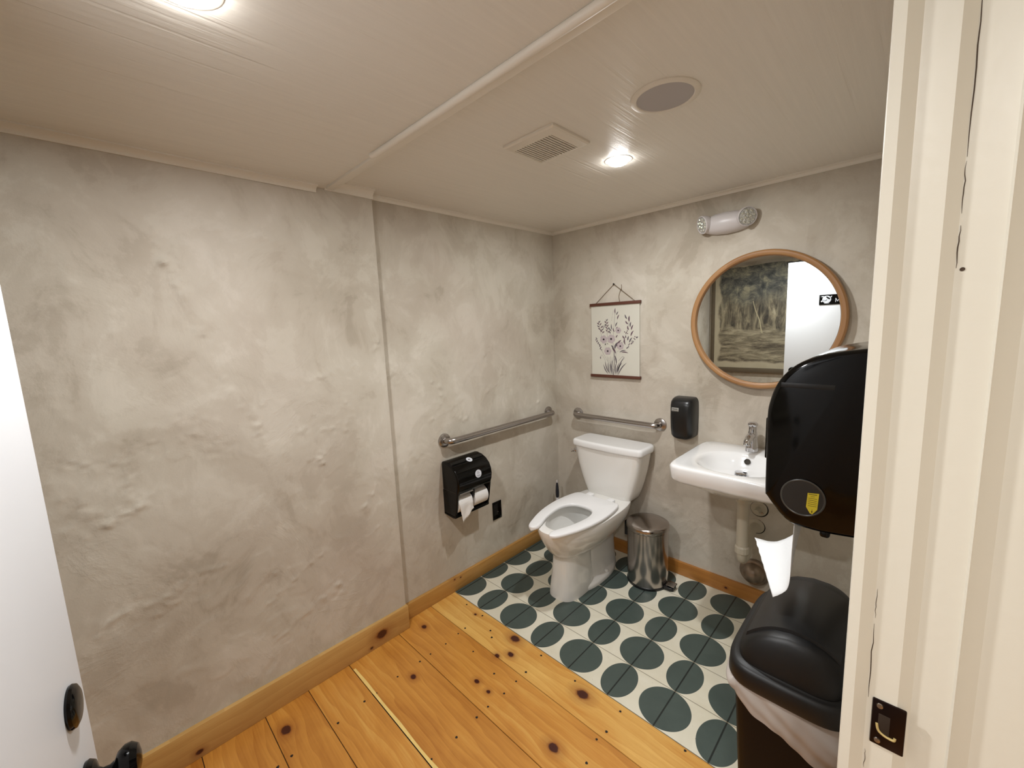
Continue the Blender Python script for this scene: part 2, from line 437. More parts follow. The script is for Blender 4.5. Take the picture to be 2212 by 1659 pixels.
NEAR = [
    ([(-2.24, 1.944), (-2.19, 1.90), (-2.155, 1.86)], .020, .004), ([(-2.155, 1.865), (-2.125, 1.84), (-2.13, 1.81), (-2.17, 1.80)], .024, .005),
    ([(-2.165, 1.81), (-2.14, 1.755), (-2.115, 1.70)], .014, .006), ([(-2.115, 1.70), (-2.085, 1.60), (-2.08, 1.55)], .007, -.004),
    ([(-2.01, 1.93), (-1.93, 1.955), (-1.85, 1.94), (-1.82, 1.91)], .014, .003), ([(-1.87, 1.925), (-1.80, 1.93), (-1.85, 1.895)], .012, .005),
    ([(-2.057, 1.40), (-2.03, 1.34), (-1.985, 1.30), (-1.96, 1.25)], .024, .005), ([(-1.96, 1.25), (-1.945, 1.19), (-1.925, 1.13)], .012, .003),
    ([(-2.19, 1.286), (-2.16, 1.23), (-2.11, 1.16), (-2.06, 1.12)], .030, .004), ([(-2.49, 1.20), (-2.42, 1.165), (-2.34, 1.17), (-2.25, 1.21)], .010, -.004),
    ([(-2.33, 1.165), (-2.335, 1.10), (-2.34, 1.04)], .009, .003), ([(-2.36, .985), (-2.32, 1.0), (-2.29, 1.03)], .012, .007), ([(-2.42, .965), (-2.36, .985)], .016, .004),
    ([(-2.50, 1.08), (-2.44, 1.02), (-2.48, .93)], .026, .003),
    ([(-1.80, 1.13), (-1.74, 1.17), (-1.70, 1.15), (-1.71, 1.07)], .012, -.004), ([(-1.78, 1.02), (-1.72, 1.015)], .006, .003), ([(-1.72, 1.05), (-1.715, .96)], .006, -.003),
    ([(-1.70, 1.14), (-1.62, 1.12), (-1.58, 1.17), (-1.60, 1.25)], .012, .003), ([(-1.74, 1.35), (-1.66, 1.38), (-1.50, 1.39)], .012, .003),
    ([(-2.48, .62), (-2.40, .66), (-2.31, .645), (-2.25, .68), (-2.17, .70), (-2.10, .69)], .013, .004), ([(-2.29, .64), (-2.28, .66)], .008, .005),
    ([(-2.03, .44), (-1.93, .49), (-1.82, .56), (-1.74, .60)], .008, .003), ([(-1.98, .28), (-1.88, .35), (-1.78, .37), (-1.70, .42)], .013, .003),
    ([(-1.69, .34), (-1.695, .43)], .007, -.003), ([(-1.56, .72), (-1.50, .78), (-1.47, .85)], .010, .003),
    ([(-1.56, 1.95), (-1.50, 1.93), (-1.42, 1.94)], .012, .003), ([(-1.41, 1.95), (-1.40, 1.60), (-1.405, 1.45)], .010, .003), ([(-1.41, 1.52), (-1.44, 1.46)], .008, .004),
    ([(-1.73, 2.02), (-1.62, 2.0), (-1.55, 2.03)], .03, .003),
]
FAR = [
    ([(-1.355, 2.06), (-1.33, 1.98), (-1.31, 1.90), (-1.315, 1.80)], .018, .004), ([(-1.32, 1.80), (-1.345, 1.70), (-1.36, 1.66)], .010, .004),
    ([(-1.34, 1.39), (-1.30, 1.37), (-1.29, 1.24)], .020, .003), ([(-1.0, 1.95), (-.93, 1.90), (-.88, 1.92), (-.84, 1.86)], .014, .004), ([(-.90, 1.93), (-.93, 1.98)], .01, .003),
    ([(-1.10, 1.28), (-1.02, 1.22), (-1.05, 1.12)], .014, .004), ([(-1.12, 1.05), (-1.0, 1.09), (-.86, 1.16)], .012, .003), ([(-.95, 1.06), (-.86, 1.02)], .010, .003),
    ([(-.50, 1.80), (-.45, 1.73), (-.47, 1.66)], .018, .003), ([(-.7, 1.4), (-.62, 1.44), (-.5, 1.43)], .016, .003), ([(-1.2, 1.62), (-1.1, 1.5), (-1.08, 1.42)], .02, .003),
    ([(-.30, .98), (-.2, 1.02)], .01, .003), ([(-1.25, .93), (-1.2, .85)], .02, .003), ([(-.02, 1.5), (-.015, 1.1)], .012, .004), ([(-.7, 1.15), (-.58, 1.2), (-.55, 1.3)], .012, .003),
]
BACK = [
    ([(.831, 1.72), (.87, 1.765), (.936, 1.828), (1.034, 1.888), (1.131, 1.922)], .008, .0035), ([(.80, 1.99), (.86, 1.92), (.92, 1.87)], .02, .002),
    ([(.76, 1.47), (.84, 1.41), (.90, 1.37)], .016, .003), ([(.90, 1.40), (1.0, 1.36)], .012, .003), ([(.813, .401), (.87, .393), (.95, .392), (1.0, .397)], .004, -.004),
    ([(.20, 1.52), (.28, 1.48), (.30, 1.40)], .02, .003), ([(.06, 1.30), (.2, 1.36), (.25, 1.30)], .014, .003), ([(.3, 1.95), (.42, 1.98)], .012, .003),
    ([(.10, 2.12), (.25, 2.10), (.38, 2.13)], .007, .003), ([(1.3, 1.10), (1.33, 1.05)], .02, .003), ([(1.55, 1.95), (1.7, 1.9)], .02, .002), ([(.7, 1.25), (.76, 1.2)], .02, .003),
]
mb = MB()
wall_grid(mb, YS, YB, 0, 2.2, .0070, lambda a, z, h: (XN + h, a, z), NEAR, .003, 1)
wall_grid(mb, YB, 0, 0, 2.2, .0076, lambda a, z, h: (h, a, z), FAR, .003, 2)
mb.poly([(0, YB, 0), (0, YB, 2.2), (XN, YB, 2.2), (XN, YB, 0)])
mb.box(-.10, -.001, YS, .0, 0, 2.2)
mb.build('wall_left', PLASTER, angle=50, props=ST)
mb = MB()
wall_grid(mb, 0, XR, 0, 2.2, .0115, lambda a, z, h: (a, -h, z), BACK, .002, 3)
mb.box(-.1, XR + .12, .001, .1, 0, 2.2)
mb.build('wall_back', PLASTER, angle=50, props=ST)
mb = MB(); mb.box(XR, XR + .12, YJ + .09, .001, 0, 2.2); mb.box(XR, XR + .12, YS, YH - .01, 0, 2.2); mb.box(XR, XR + .12, YH - .01, YJ + .09, 2.06, 2.2)
mb.build('wall_right', PLASTER, smooth=False, props=ST)
mb = MB(); mb.box(-.1, XR + .12, YS - .1, YS, 0, 2.2)
mb.build('wall_front', PLASTER, smooth=False, props=ST)
# the hall outside the doorway
HALLW = mat('hall_wall_paint', S(205, 196, 178), .6)
mb = MB(); mb.box(3.45, 3.55, -3.9, .4, 0, 2.5); mb.box(XR + .12, 3.5, -4.0, -3.9, 0, 2.5); mb.box(XR + .12, 3.5, .4, .5, 0, 2.5)
mb.build('wall_hall', HALLW, smooth=False, props=ST)
mb = MB(); mb.box(XR + .12, 3.5, -3.95, .45, 2.4, 2.5)
mb.build('ceiling_hall', HALLW, smooth=False, props=ST)

# ceilings
YC = -1.572
mb = MB(); mb.box(-.05, XR + .05, YC, .05, ZF, ZF + .05); mb.build('ceiling', CEIL, smooth=False, props=ST)
mb = MB(); mb.box(-.05, XR + .14, YS - .05, YC, ZN, ZN + .08); mb.build('ceiling', CEIL, smooth=False, props=ST)
# batten over the ceiling seam with its rounded bead
mb = MB(); mb.box(XN + .03, XR, -1.600, YC + .004, ZN - .010, ZN + .01, .002)
mb.tube([(.50, -1.606, ZN - .004), (.53, -1.606, ZN - .008), (XR, -1.606, ZN - .008)], .0105, 12)
mb.build('trim_1', TRIMP, props=ST)
def cove(path2, name):          # quarter moulding: list of (start, end, wall normal dir, z top, drop, out)
    mb = MB()
    for (p0, p1, nrm, zt, drop, out) in path2:
        p0 = Vector((*p0, 0)); p1 = Vector((*p1, 0)); nv = Vector((*nrm, 0))
        prof = [(0, 0), (out, 0), (out, -.004)] + [(out - (out - .006) * math.sin(t * pi / 2 / 6), -.004 - (drop - .009) * (1 - math.cos(t * pi / 2 / 6))) for t in range(1, 7)] + [(.006, -drop), (0, -drop)]
        mb.rings([[p + nv * a + Vector((0, 0, zt + b)) for a, b in prof] for p in (p0, p1)])
    return mb.build(name, TRIMP, angle=25, props=ST)
cove([((XN, YS), (XN, -1.632), (1, 0), ZN, .024, .034)], 'trim_2')
cove([((XN, -1.596), (XN, YB + .004), (1, 0), ZF, .036, .034)], 'trim_3')
cove([((0, YB + .004), (0, 0), (1, 0), ZF, .020, .022)], 'trim_4')
cove([((0, 0), (XR, 0), (0, -1), ZF, .020, .022)], 'trim_5')

# baseboards
mb = MB(); mb.box(XN - .005, XN + .019, YS, YB + .004, 0, .128, .002); mb.build('baseboard_left', BASEL, props=ST)
mb = MB(); mb.box(-.002, .019, YB + .003, -.001, 0, .088, .002); mb.build('baseboard_left', BASEF, props=ST)
mb = MB(); mb.box(.019, 1.405, -.019, .002, 0, .082, .002); mb.build('baseboard_back', BASEN, props=ST)
mb = MB(); mb.box(XN + .02, XR, YS - .002, YS + .018, 0, .12, .002); mb.build('baseboard_front', BASEL, props=ST)

# floors
mb = MB()
ys = [-1.0348, -1.205, -1.441, -1.705, -1.888, -2.057, -2.27, -2.45, -2.66, -2.86, -2.99]
planks = []
for y1, y0 in zip(ys, ys[1:]):
    n0 = len(mb.bm.faces); mb.box(0, 3.5, y0 + .0012, y1 - .0012, -.02, 0, .0011, 1)
    planks.append((n0, len(mb.bm.faces)))
for y1, y0 in ((.45, -1.0348), (-2.99, -3.95)):
    n0 = len(mb.bm.faces); mb.box(XR + .12 if y1 > 0 else 0, 3.5, y0 + .001, y1, -.02, 0); planks.append((n0, len(mb.bm.faces)))
nf = len(mb.bm.faces)
mb.mi = 1
NAILS = [(.159, -1.062), (.295, -1.064), (.298, -1.186), (.302, -1.235), (.31, -1.319), (.307, -1.408), (.307, -1.468), (.305, -1.584), (.325, -1.863), (.313, -1.692),
         (.45, -1.138), (.721, -1.178), (.722, -1.243), (.726, -1.321), (.721, -1.409), (.722, -1.471), (.726, -1.577), (.723, -1.689), (.711, -1.06), (.913, -1.069),
         (1.132, -1.065), (1.136, -1.175), (1.125, -1.225), (1.145, -1.321), (.325, -2.036), (.33, -2.085), (1.383, -1.046), (1.13, -1.42), (1.14, -1.47), (1.54, -1.08), (1.55, -1.18), (1.54, -1.24),
         (.312, -1.745), (.722, -1.75), (.726, -1.86), (.45, -1.26), (1.13, -1.60), (.41, -1.11), (.62, -1.28)]
for (x, y) in NAILS:
    r = .0042 + .0015 * random.random(); k0 = random.random()
    mb.poly([(x + r * (1 + .2 * math.sin(3 * t + k0 * 9)) * math.cos(t), y + r * math.sin(t), .0006) for t in [k * 2 * pi / 10 for k in range(10)]])
mb.mi = 2; mb.box(0, 3.5, -2.99, -1.0348, -.03, -.004)
mb.box(.30, 2.2, -1.704, -1.699, -.004, .0004)
fl = mb.build('floor', [WOODF, NAILM, GAP], smooth=False, props=ST)
at = fl.data.attributes.new('plank', 'FLOAT', 'FACE'); vals = [0.] * len(fl.data.polygons)
rv = [.80, .50, .36, .46, .34, .36, .12, .66, .5, .9, .2, .7, .4]
for (a, b), v in zip(planks, rv):
    for i in range(a, b): vals[i] = v
at.data.foreach_set('value', vals)
# pale sapwood sliver along the open joint
SAP = mat('pine_sapwood', S(240, 208, 128), .4, var=(30, .12))
fl.data.materials[2] = GAP
mb = MB()
pts = []
for k in range(26):
    x = .115 + k * .05; wd = .012 + .010 * noise.noise(Vector((x * 4, 0, 1)))
    pts.append((x, wd))
mb.rings([[(x, -1.7035, .0012), (x, -1.7035 + max(.006, wd * 1.1), .0012)] for x, wd in pts], close=False, cap0=False, cap1=False)
mb.build('floor', SAP, smooth=False, props=ST)
mb = MB(); mb.box(0, XR + .12, -1.0336, .0, -.02, 0); mb.build('floor', TILE, smooth=False, props=ST)

# door jamb seen at the right: stepped profile, extruded up
def zfill(prof, z0, z1):
    mb = MB(); mb.rings([[(x, YJ - p, z) for x, p in prof] for z in (z0, z1)]); return mb
prof = [(1.8476, -.10), (1.8476, -.002), (1.8488, 0), (1.8598, 0), (1.8610, -.001), (1.8728, -.0110), (1.8738, -.0112), (1.9028, -.0112), (1.9040, -.0122), (1.9155, -.0215), (1.9168, -.0215),
        (1.9500, -.0215), (1.9520, -.0182), (1.9542, -.0212), (1.9700, -.032), (1.9715, -.032), (2.12, -.032), (2.12, -.10)]
mb = zfill(prof, 0, 2.12)
jamb = mb.build('trim_6', CREAM, angle=20, props=ST, root=(1.9, YJ, 0))
# dark cracks where the paint has opened
CRK = mat('paint_crack', S(70, 54, 40), .8)
mb = MB()
ZJ = lambda z: 1.547 + (z - 1.547) * .685 / .8135
for (x, z0, z1, wd, p) in ((1.8742, .93, 1.06, .0010, -.0110), (1.8744, 1.07, 1.12, .0006, -.0110), (1.9163, 1.74, 1.95, .0011, -.0213), (1.9165, 1.67, 1.735, .0008, -.0213), (1.9166, 1.60, 1.655, .0010, -.0213), (1.8755, .80, .835, .0006, -.0110)):
    z0, z1 = ZJ(z0), ZJ(z1)
    pts = [(x + .0012 * noise.noise(Vector((k * .9, z0 * 30, 0))), z0 + (z1 - z0) * k / 8) for k in range(9)]
    mb.rings([[(a - wd / 2 * math.sin(.3 + 2.6 * k / 8), YJ - p - .0006, b), (a + wd / 2 * math.sin(.3 + 2.6 * k / 8), YJ - p - .0006, b)] for k, (a, b) in enumerate(pts)], close=False, cap0=False, cap1=False)
mb.lathe([(.0001, 0), (.0022, .0001), (.0022, .0004), (.0001, .0005)], (1.9215, YJ + .0215 - .0002, ZJ(1.598)), (0, -1, 0), 10)
mb.build('crack', CRK, jamb, smooth=False)
# strike plate
mb = MB(); zc = .998; hh = .0340; x0, x1 = 1.8788, 1.9095
mb.box(x0, x1 + .0030, YJ + .0082, YJ + .0122, zc - hh, zc + hh - .001, .0015)
sp = mb.build('strike_plate', mat('aged_bronze', S(38, 26, 24), .28, metal=.8), jamb, props={'label': 'dark bronze strike plate with chipped latch hole'})
mb = MB(); mb.lathe([(.0001, 0), (.0038, 0), (.0032, .0014), (.0001, .0016)], (1.8865, YJ + .0082, zc + .0255), (0, -1, 0), 16); mb.lathe([(.0001, 0), (.0038, 0), (.0032, .0014), (.0001, .0016)], (1.8865, YJ + .0082, zc - .0265), (0, -1, 0), 16)
mb.build('screw', STEELD, sp)
mb = MB(); mb.box(x0 + .007, x1 - .012, YJ + .0075, YJ + .0085, zc - .0145, zc + .0145, .0004); mb.build('latch_hole', mat('dark_bored_wood', S(40, 26, 12), .8), sp)
mb = MB(); pts = bez([(x0 + .006, 0, zc - .001), (x0 + .008, 0, zc - .010), (x0 + .014, 0, zc - .0145), (x0 + .023, 0, zc - .0155), (x0 + .0245, 0, zc - .0115)], 5)
mb.tube([(p.x, YJ + .0073, p.z) for p in pts], .0016, 6); mb.build('splinter', mat('raw_wood', S(190, 168, 110), .7), sp)
# hinge side jamb and header (behind the view)
mb = MB(); mb.box(1.8476, 2.0, YH - .05, YH, 0, 2.12, .002); mb.box(1.8476, 2.0, YH, YJ + .04, 2.06, 2.12, .002); mb.build('trim_7', CREAM, props=ST)

# ------------------------------------------------------------------ door leaf (opened into the room)
HX, HY, DW, DA = 1.840, -2.583, .900, math.radians(-8.7)      # hinge point on the visible face, leaf width, opening angle
def dx(s_): return HX - DW + s_                                  # distance from the free edge -> unrotated x
mb = MB(); mb.box(dx(0), HX - .004, HY - .036, HY, .012, 2.04, .0015)
door = mb.build('door_1', DOORW, props=ST, root=(HX, HY, 0)); door.rotation_euler = (0, 0, DA)
mb = MB(); c = (dx(.070), HY, 1.010)
mb.lathe([(.0305, 0), (.0315, .003), (.030, .0065), (.024, .0095), (.012, .0108), (.0001, .011)], c, (0, 1, 0), 40, True, False)
mb.build('deadbolt_rosette', BLACKG, door, props={'label': 'black round deadbolt rosette'})
mb = MB(); c = (dx(.068), HY, .877)
mb.lathe([(.029, 0), (.030, .004), (.026, .010), (.014, .014), (.010, .019), (.0095, .027), (.013, .033), (.022, .037), (.0275, .045), (.0275, .053), (.021, .061), (.010, .064), (.0001, .0645)], c, (0, 1, 0), 40, True, False)
mb.build('door_knob', BLACKG, door, props={'label': 'black glossy round door knob'})
# sign on the door, seen in the mirror (x grows towards the hinge)
def sx_(d, off=0): return HX - d - off                          # d = distance from the hinge
ys0 = HY + .0002
mb = MB(); mb.box(sx_(.648), sx_(.35), ys0, ys0 + .005, 1.628, 1.720, .002)
sign = mb.build('restroom_sign', BLACKG, props=T('black door sign with white round logo, reflected in the mirror', 'sign'), root=(HX, HY, 0)); sign.rotation_euler = (0, 0, DA)
ys_ = ys0 + .0056; lx, lz = sx_(.592), 1.676
mb = MB()
mb.poly([(lx + .033 * math.cos(t), ys_, lz + .034 * math.sin(t)) for t in [k * 2 * pi / 40 for k in range(40)]])
mb.poly([(lx - .014, ys_, lz - .011), (lx - .039, ys_, lz - .024), (lx - .044, ys_, lz - .013), (lx - .020, ys_, lz + .001)])
mb.poly([(lx + .020, ys_, lz + .015), (lx + .036, ys_, lz + .033), (lx + .039, ys_, lz + .028), (lx + .028, ys_, lz + .009)])
mb.mi = 1; yk = ys_ + .0004
mb.poly([(lx + .010 + .0152 * math.cos(t) - .004 * math.sin(t), yk, lz + .013 + .011 * math.sin(t) - .008 * math.cos(t)) for t in [k * 2 * pi / 24 for k in range(24)]])
mb.poly([(lx - .018, yk, lz - .017), (lx - .015, yk, lz - .013), (lx + .004, yk, lz + .001), (lx, yk, lz - .009)])
mb.mi = 0; mb.poly([(lx - .018, ys_, lz - .036), (lx - .018, ys_, lz - .0335), (lx + .020, ys_, lz - .0335), (lx + .020, ys_, lz - .036)])
mb.build('logo', [LABELW, INK], sign, smooth=False)
mb = MB()      # letter M
x0, z0, lw, hh_ = sx_(.528), 1.648, .004, .036
mb.box(x0, x0 + lw, ys_, ys_ + .0006, z0, z0 + hh_); mb.box(x0 + .028, x0 + .028 + lw, ys_, ys_ + .0006, z0, z0 + hh_)
mb.poly([(x0, ys_, z0 + hh_), (x0 + .005, ys_, z0 + hh_), (x0 + .0185, ys_, z0 + .006), (x0 + .0135, ys_, z0 + .006)])
mb.poly([(x0 + .032, ys_, z0 + hh_), (x0 + .027, ys_, z0 + hh_), (x0 + .0135, ys_, z0 + .006), (x0 + .0185, ys_, z0 + .006)])
mb.build('letter', LABELW, sign, smooth=False)

# ------------------------------------------------------------------ painting (seen in the mirror)
def forest_mat():
    m = bpy.data.materials.new('forest_painting'); m.use_nodes = True; n = NT(m)
    g = n.geo(); sx = n.n('SeparateXYZ'); n.l(g, sx.inputs[0]); X, Z = sx.outputs[0], sx.outputs[2]
    wn = n.n('TexNoise'); n.l(g, wn.inputs['Vector']); wn.inputs['Scale'].default_value = 6; wn.inputs['Detail'].default_value = 6
    warp = n.math('MULTIPLY', n.math('SUBTRACT', wn.outputs['Fac'], .5), .34)
    crown = n.noise(n.mapping(g, (8, 1, 9)), 1.0, 9, .74, .5)
    trunks = n.noise(n.mapping(g, (17, 1, 3.4)), 1.0, 9, .70, .5)
    ground = n.noise(n.mapping(g, (3.4, 1, 17)), 1.0, 9, .72, .5)
    zz = n.math('ADD', Z, warp)
    c1 = n.ramp(crown, [(.36, S(44, 46, 46)), (.48, S(84, 84, 78)), (.58, S(128, 124, 106)), (.70, S(168, 162, 132))])
    c2 = n.ramp(trunks, [(.36, S(50, 45, 38)), (.47, S(98, 90, 74)), (.57, S(140, 130, 106)), (.70, S(176, 166, 140))])
    c3 = n.ramp(ground, [(.36, S(72, 64, 52)), (.48, S(118, 108, 88)), (.62, S(168, 158, 132))])
    m1 = n.ramp(zz, [(1.62, W_(0)), (1.82, W_(1))])
    def step(v, lo, hi):
        mr = n.n('MapRange'); n.l(v, mr.inputs[0]); mr.inputs[1].default_value = lo; mr.inputs[2].default_value = hi
        mr.interpolation_type = 'SMOOTHSTEP'; return mr.outputs[0]
    c = n.mix(step(zz, 1.62, 1.86), c2, c1)
    c = n.mix(step(zz, 1.36, 1.42), c3, c)
    # ragged bare canvas around the painted part
    wx = n.math('ADD', X, n.math('MULTIPLY', warp, .35)); wz = n.math('ADD', Z, n.math('MULTIPLY', warp, .35))
    k = n.math('MULTIPLY', step(wx, .165, .195), step(wz, 1.02, 1.05))
    k = n.math('MULTIPLY', k, n.math('SUBTRACT', 1.0, step(wz, 2.11, 2.13)))
    k = n.math('MULTIPLY', k, n.math('SUBTRACT', 1.0, step(wx, 1.50, 1.53)))
    c = n.mix(k, n.mix(n.noise(g, 6, 4, .6), S(168, 158, 132), S(192, 182, 158)), c)
    n.l(c, n.b.inputs['Base Color']); n.b.inputs['Roughness'].default_value = .7
    n.l(n.bump(crown, .2, .002), n.b.inputs['Normal'])
    return m
pt = thing('painting', 'large dark forest canvas with ragged bare edges, reflected in the round mirror', 'painting', (.85, YS + .01, 1.5))
FRM = mat('painting_frame_wood', S(96, 84, 66), .5, var=(20, .15))
mb = MB(); mb.box(.125, 1.60, YS + .001, YS + .022, .965, 2.12); mb.build('canvas', forest_mat(), pt, smooth=False)
mb = MB()
mb.box(.085, 1.64, YS, YS + .032, .912, .965, .003); mb.box(.085, .125, YS, YS + .032, .965, 2.12, .003)
mb.box(1.60, 1.64, YS, YS + .032, .965, 2.12, .003)
mb.build('frame', FRM, pt)
mb = MB(); pth = bez([(.53, 0, 1.72), (.555, 0, 1.62), (.60, 0, 1.50), (.615, 0, 1.42), (.63, 0, 1.36)], 6)
mb.rings([[(p.x - .004 - .004 * (i / len(pth)), YS + .0228, p.z), (p.x + .004 + .004 * (i / len(pth)), YS + .0228, p.z)] for i, p in enumerate(pth)], close=False, cap0=False, cap1=False)
mb.build('pale_trunk', mat('pale_paint', S(168, 158, 128), .7, var=(50, .2)), pt, smooth=False)

# ------------------------------------------------------------------ mirror
MC = Vector((1.325, 0, 1.525))
mr = thing('wall_mirror', 'round mirror with oak frame hanging on the plaster wall above the sink', 'mirror', MC)
mb = MB()
mb.lathe([(.300, .003), (.338, .003), (.3415, .008), (.3415, .028), (.339, .036), (.333, .040), (.322, .040), (.3165, .038), (.314, .033), (.312, .0185), (.300, .0185), (.300, .003)], MC, (0, -1, 0), 128, False, False)
mb.build('frame', OAK, mr, angle=28)
MIR = bpy.data.materials.new('mirror_glass'); MIR.use_nodes = True
b_ = MIR.node_tree.nodes['Principled BSDF']; b_.inputs['Base Color'].default_value = (.86, .89, .88, 1); b_.inputs['Metallic'].default_value = 1; b_.inputs['Roughness'].default_value = 0
mb = MB(); mb.lathe([(.311, .015), (.311, .020)], MC, (0, -1, 0), 128); mb.build('glass', MIR, mr, smooth=False)

# ------------------------------------------------------------------ botanical poster
po = thing('hanging_poster', 'small ink flower print on wooden rods hung from a string', 'poster', (.495, -.008, 1.675))
PAPW = mat('warm_white_paper', S(214, 212, 200), .75, bump=(60, .2, .0008))
LEAF = mat('ink_leaf_grey', S(106, 98, 104), .7, var=(90, .18)); LEAFP = mat('ink_leaf_plum', S(110, 88, 98), .7, var=(90, .18))
PETAL = mat('ink_petal', S(188, 176, 178), .7, var=(120, .06)); CORE = mat('ink_core', S(40, 30, 36), .7)
mb = MB(); X0, X1, Z0, Z1 = .322, .668, 1.200, 1.662
mb.box(X0, X1, -.0105, -.0085, Z0, Z1)
def pp(u, v): return (X0 + u * (X1 - X0), 0, Z1 - v * (Z1 - Z0))   # u right, v down, 0..1
def leaf(u, v, ang, ln, wd, k, lay=0):
    x, _, z = pp(u, v); a = math.radians(ang); d = Vector((math.cos(a), 0, math.sin(a))); q = Vector((-d.z, 0, d.x))
    mb.mi = k; y = -.0109 - .00015 * lay; base = Vector((x, y, z)); P_ = []
    for t in range(9): s_ = t / 8; P_.append(base + d * ln * s_ + q * wd * math.sin(pi * s_) ** .8 * (1 - .3 * s_) + q * ln * .08 * math.sin(pi * s_))
    for t in range(7, 0, -1): s_ = t / 8; P_.append(base + d * ln * s_ - q * wd * math.sin(pi * s_) ** .8 * (1 - .3 * s_) + q * ln * .08 * math.sin(pi * s_))
    mb.poly(P_)
def stem(pts, k, w_=.0012, lay=0):
    mb.mi = k; P_ = bez([pp(*p) for p in pts], 5); y = -.0108 - .00015 * lay; rr = []
    for i, p in enumerate(P_):
        t = (P_[min(i + 1, len(P_) - 1)] - P_[max(i - 1, 0)]).normalized(); q = Vector((-t.z, 0, t.x)) * w_ * .5
        rr.append([Vector((p.x, y, p.z)) + q, Vector((p.x, y, p.z)) - q])
    mb.rings(rr, close=False, cap0=False, cap1=False)
def dot(u, v, r, k, lay=1, sq=1, jag=0):
    x, _, z = pp(u, v); mb.mi = k
    mb.poly([(x + r * (1 + jag * math.sin(5 * t)) * math.cos(t), -.0109 - .00015 * lay, z + sq * r * (1 + jag * math.sin(5 * t)) * math.sin(t)) for t in [i * 2 * pi / 24 for i in range(24)]])
rnd = random.Random(3)
# tall centre spray
stem([(.48, .72), (.47, .5), (.49, .3), (.52, .08)], 1, .0016)
for i, (u, v, a, l) in enumerate([(.52, .13, 88, .036), (.545, .15, 60, .026), (.56, .21, 65, .034), (.52, .31, 62, .034), (.50, .38, 110, .028), (.44, .37, 125, .036), (.53, .34, 42, .020), (.42, .40, 118, .020), (.53, .46, 55, .022), (.45, .35, 95, .040)]):
    leaf(u, v, a, l, .0045, 1 if i % 2 else 2)
for k in range(9): dot(.475 - .03 * math.sin(k / 8 * 1.2) * (1 if k < 9 else 0), .09 + .016 * k, .0014, 2)
# right spray
stem([(.62, .60), (.72, .45), (.80, .25), (.81, .18)], 1, .0016)
for i, (u, v, a, l) in enumerate([(.76, .21, 118, .034), (.80, .25, 88, .040), (.78, .28, 130, .030), (.82, .32, 80, .034), (.84, .36, 68, .036), (.83, .44, 60, .040), (.80, .53, 58, .040), (.72, .56, 95, .050), (.66, .58, 100, .030), (.77, .50, 75, .030), (.79, .36, 105, .030), (.70, .47, 120, .022)]):
    leaf(u, v, a, l, .0055, 2 if i % 3 else 1)
for k in range(16): dot(.76 + .013 * k + rnd.uniform(-.014, .014), .60 - .011 * k + rnd.uniform(-.022, .022), .0036, 1 if k % 2 else 2)
for k in range(7): dot(.70 + rnd.uniform(0, .07), .36 + rnd.uniform(0, .10), .0036, 2)
# left sprays
stem([(.30, .55), (.22, .42), (.16, .22)], 2, .0014); stem([(.36, .50), (.34, .35), (.32, .20)], 2, .0014)
for k in range(9):
    leaf(.16 + .010 * k + rnd.uniform(-.01, .01), .25 + .018 * k, 40 + 100 * (k % 2) + rnd.uniform(-10, 10), .022, .0045, 2 if k % 3 else 1)
    leaf(.33 + .004 * k, .23 + .020 * k, 50 + 80 * (k % 2) + rnd.uniform(-10, 10), .020, .0045, 2 if k % 3 else 1)
leaf(.27, .34, 95, .03, .003, 1); leaf(.29, .32, 70, .03, .003, 1)
stem([(.36, .80), (.24, .66), (.10, .46)], 1, .0012)
for k in range(14): dot(.095 + .0095 * k + rnd.uniform(-.018, .018), .46 + .013 * k, .0038, 1 if k % 2 else 2)
stem([(.20, .73), (.23, .70), (.30, .78)], 1, .0010); leaf(.20, .76, 95, .018, .004, 2)
# flowers
for (u, v, r) in ((.27, .48, .027), (.43, .475, .029), (.58, .36, .020), (.62, .575, .024), (.355, .645, .026)):
    for k in range(6):
        a = k * pi / 3 + u * 9; x, _, z = pp(u, v); mb.mi = 3
        mb.poly([(x + r * .55 * math.cos(a) + r * .50 * math.cos(t), -.0114 - .00004 * k, z + r * .55 * math.sin(a) + r * .46 * math.sin(t)) for t in [i * 2 * pi / 16 for i in range(16)]])
    dot(u, v, r * .24, 4, 7, .95, .12)
leaf(.30, .565, 60, .016, .003, 4, 8); leaf(.34, .53, -55, .014, .0015, 4, 8)
# middle and bottom foliage
for i, (u, v, a, l, w_) in enumerate([(.50, .62, 65, .050, .008), (.54, .58, 50, .055, .007), (.43, .56, -60, .036, .006), (.45, .60, -55, .045, .007), (.60, .66, 15, .050, .004), (.64, .66, -5, .050, .004), (.50, .70, -80, .060, .005)]):
    leaf(u, v, a, l, w_, 1 if i % 2 == 0 else 2, 3)
stem([(.47, .98), (.49, .85), (.50, .62)], 1, .004)
for (u, v, u2, v2) in ((.30, .78, .38, .96), (.26, .83, .36, .97), (.36, .80, .40, .97), (.42, .78, .44, .97), (.60, .80, .54, .97), (.70, .72, .56, .98), (.75, .80, .57, .98), (.46, .76, .46, .98), (.55, .78, .52, .97), (.66, .80, .55, .94)):
    a = pp(u, v); b = pp(u2, v2); L = math.hypot(b[0] - a[0], b[2] - a[2]); leaf(u2, v2, math.degrees(math.atan2(a[2] - b[2], a[0] - b[0])), L, .0042, 1, 2)
for k in range(6): stem([(.34 + .035 * k, .72 + .01 * (k % 2)), (.38 + .02 * k, .86), (.42 + .02 * k, .97)], 1, .0014)
stem([(.58, .78), (.66, .72), (.70, .74), (.64, .78)], 1, .0014); stem([(.52, .76), (.54, .66), (.60, .64)], 1, .001)
mb.build('print', [PAPW, LEAF, LEAFP, PETAL, CORE], po, smooth=False)
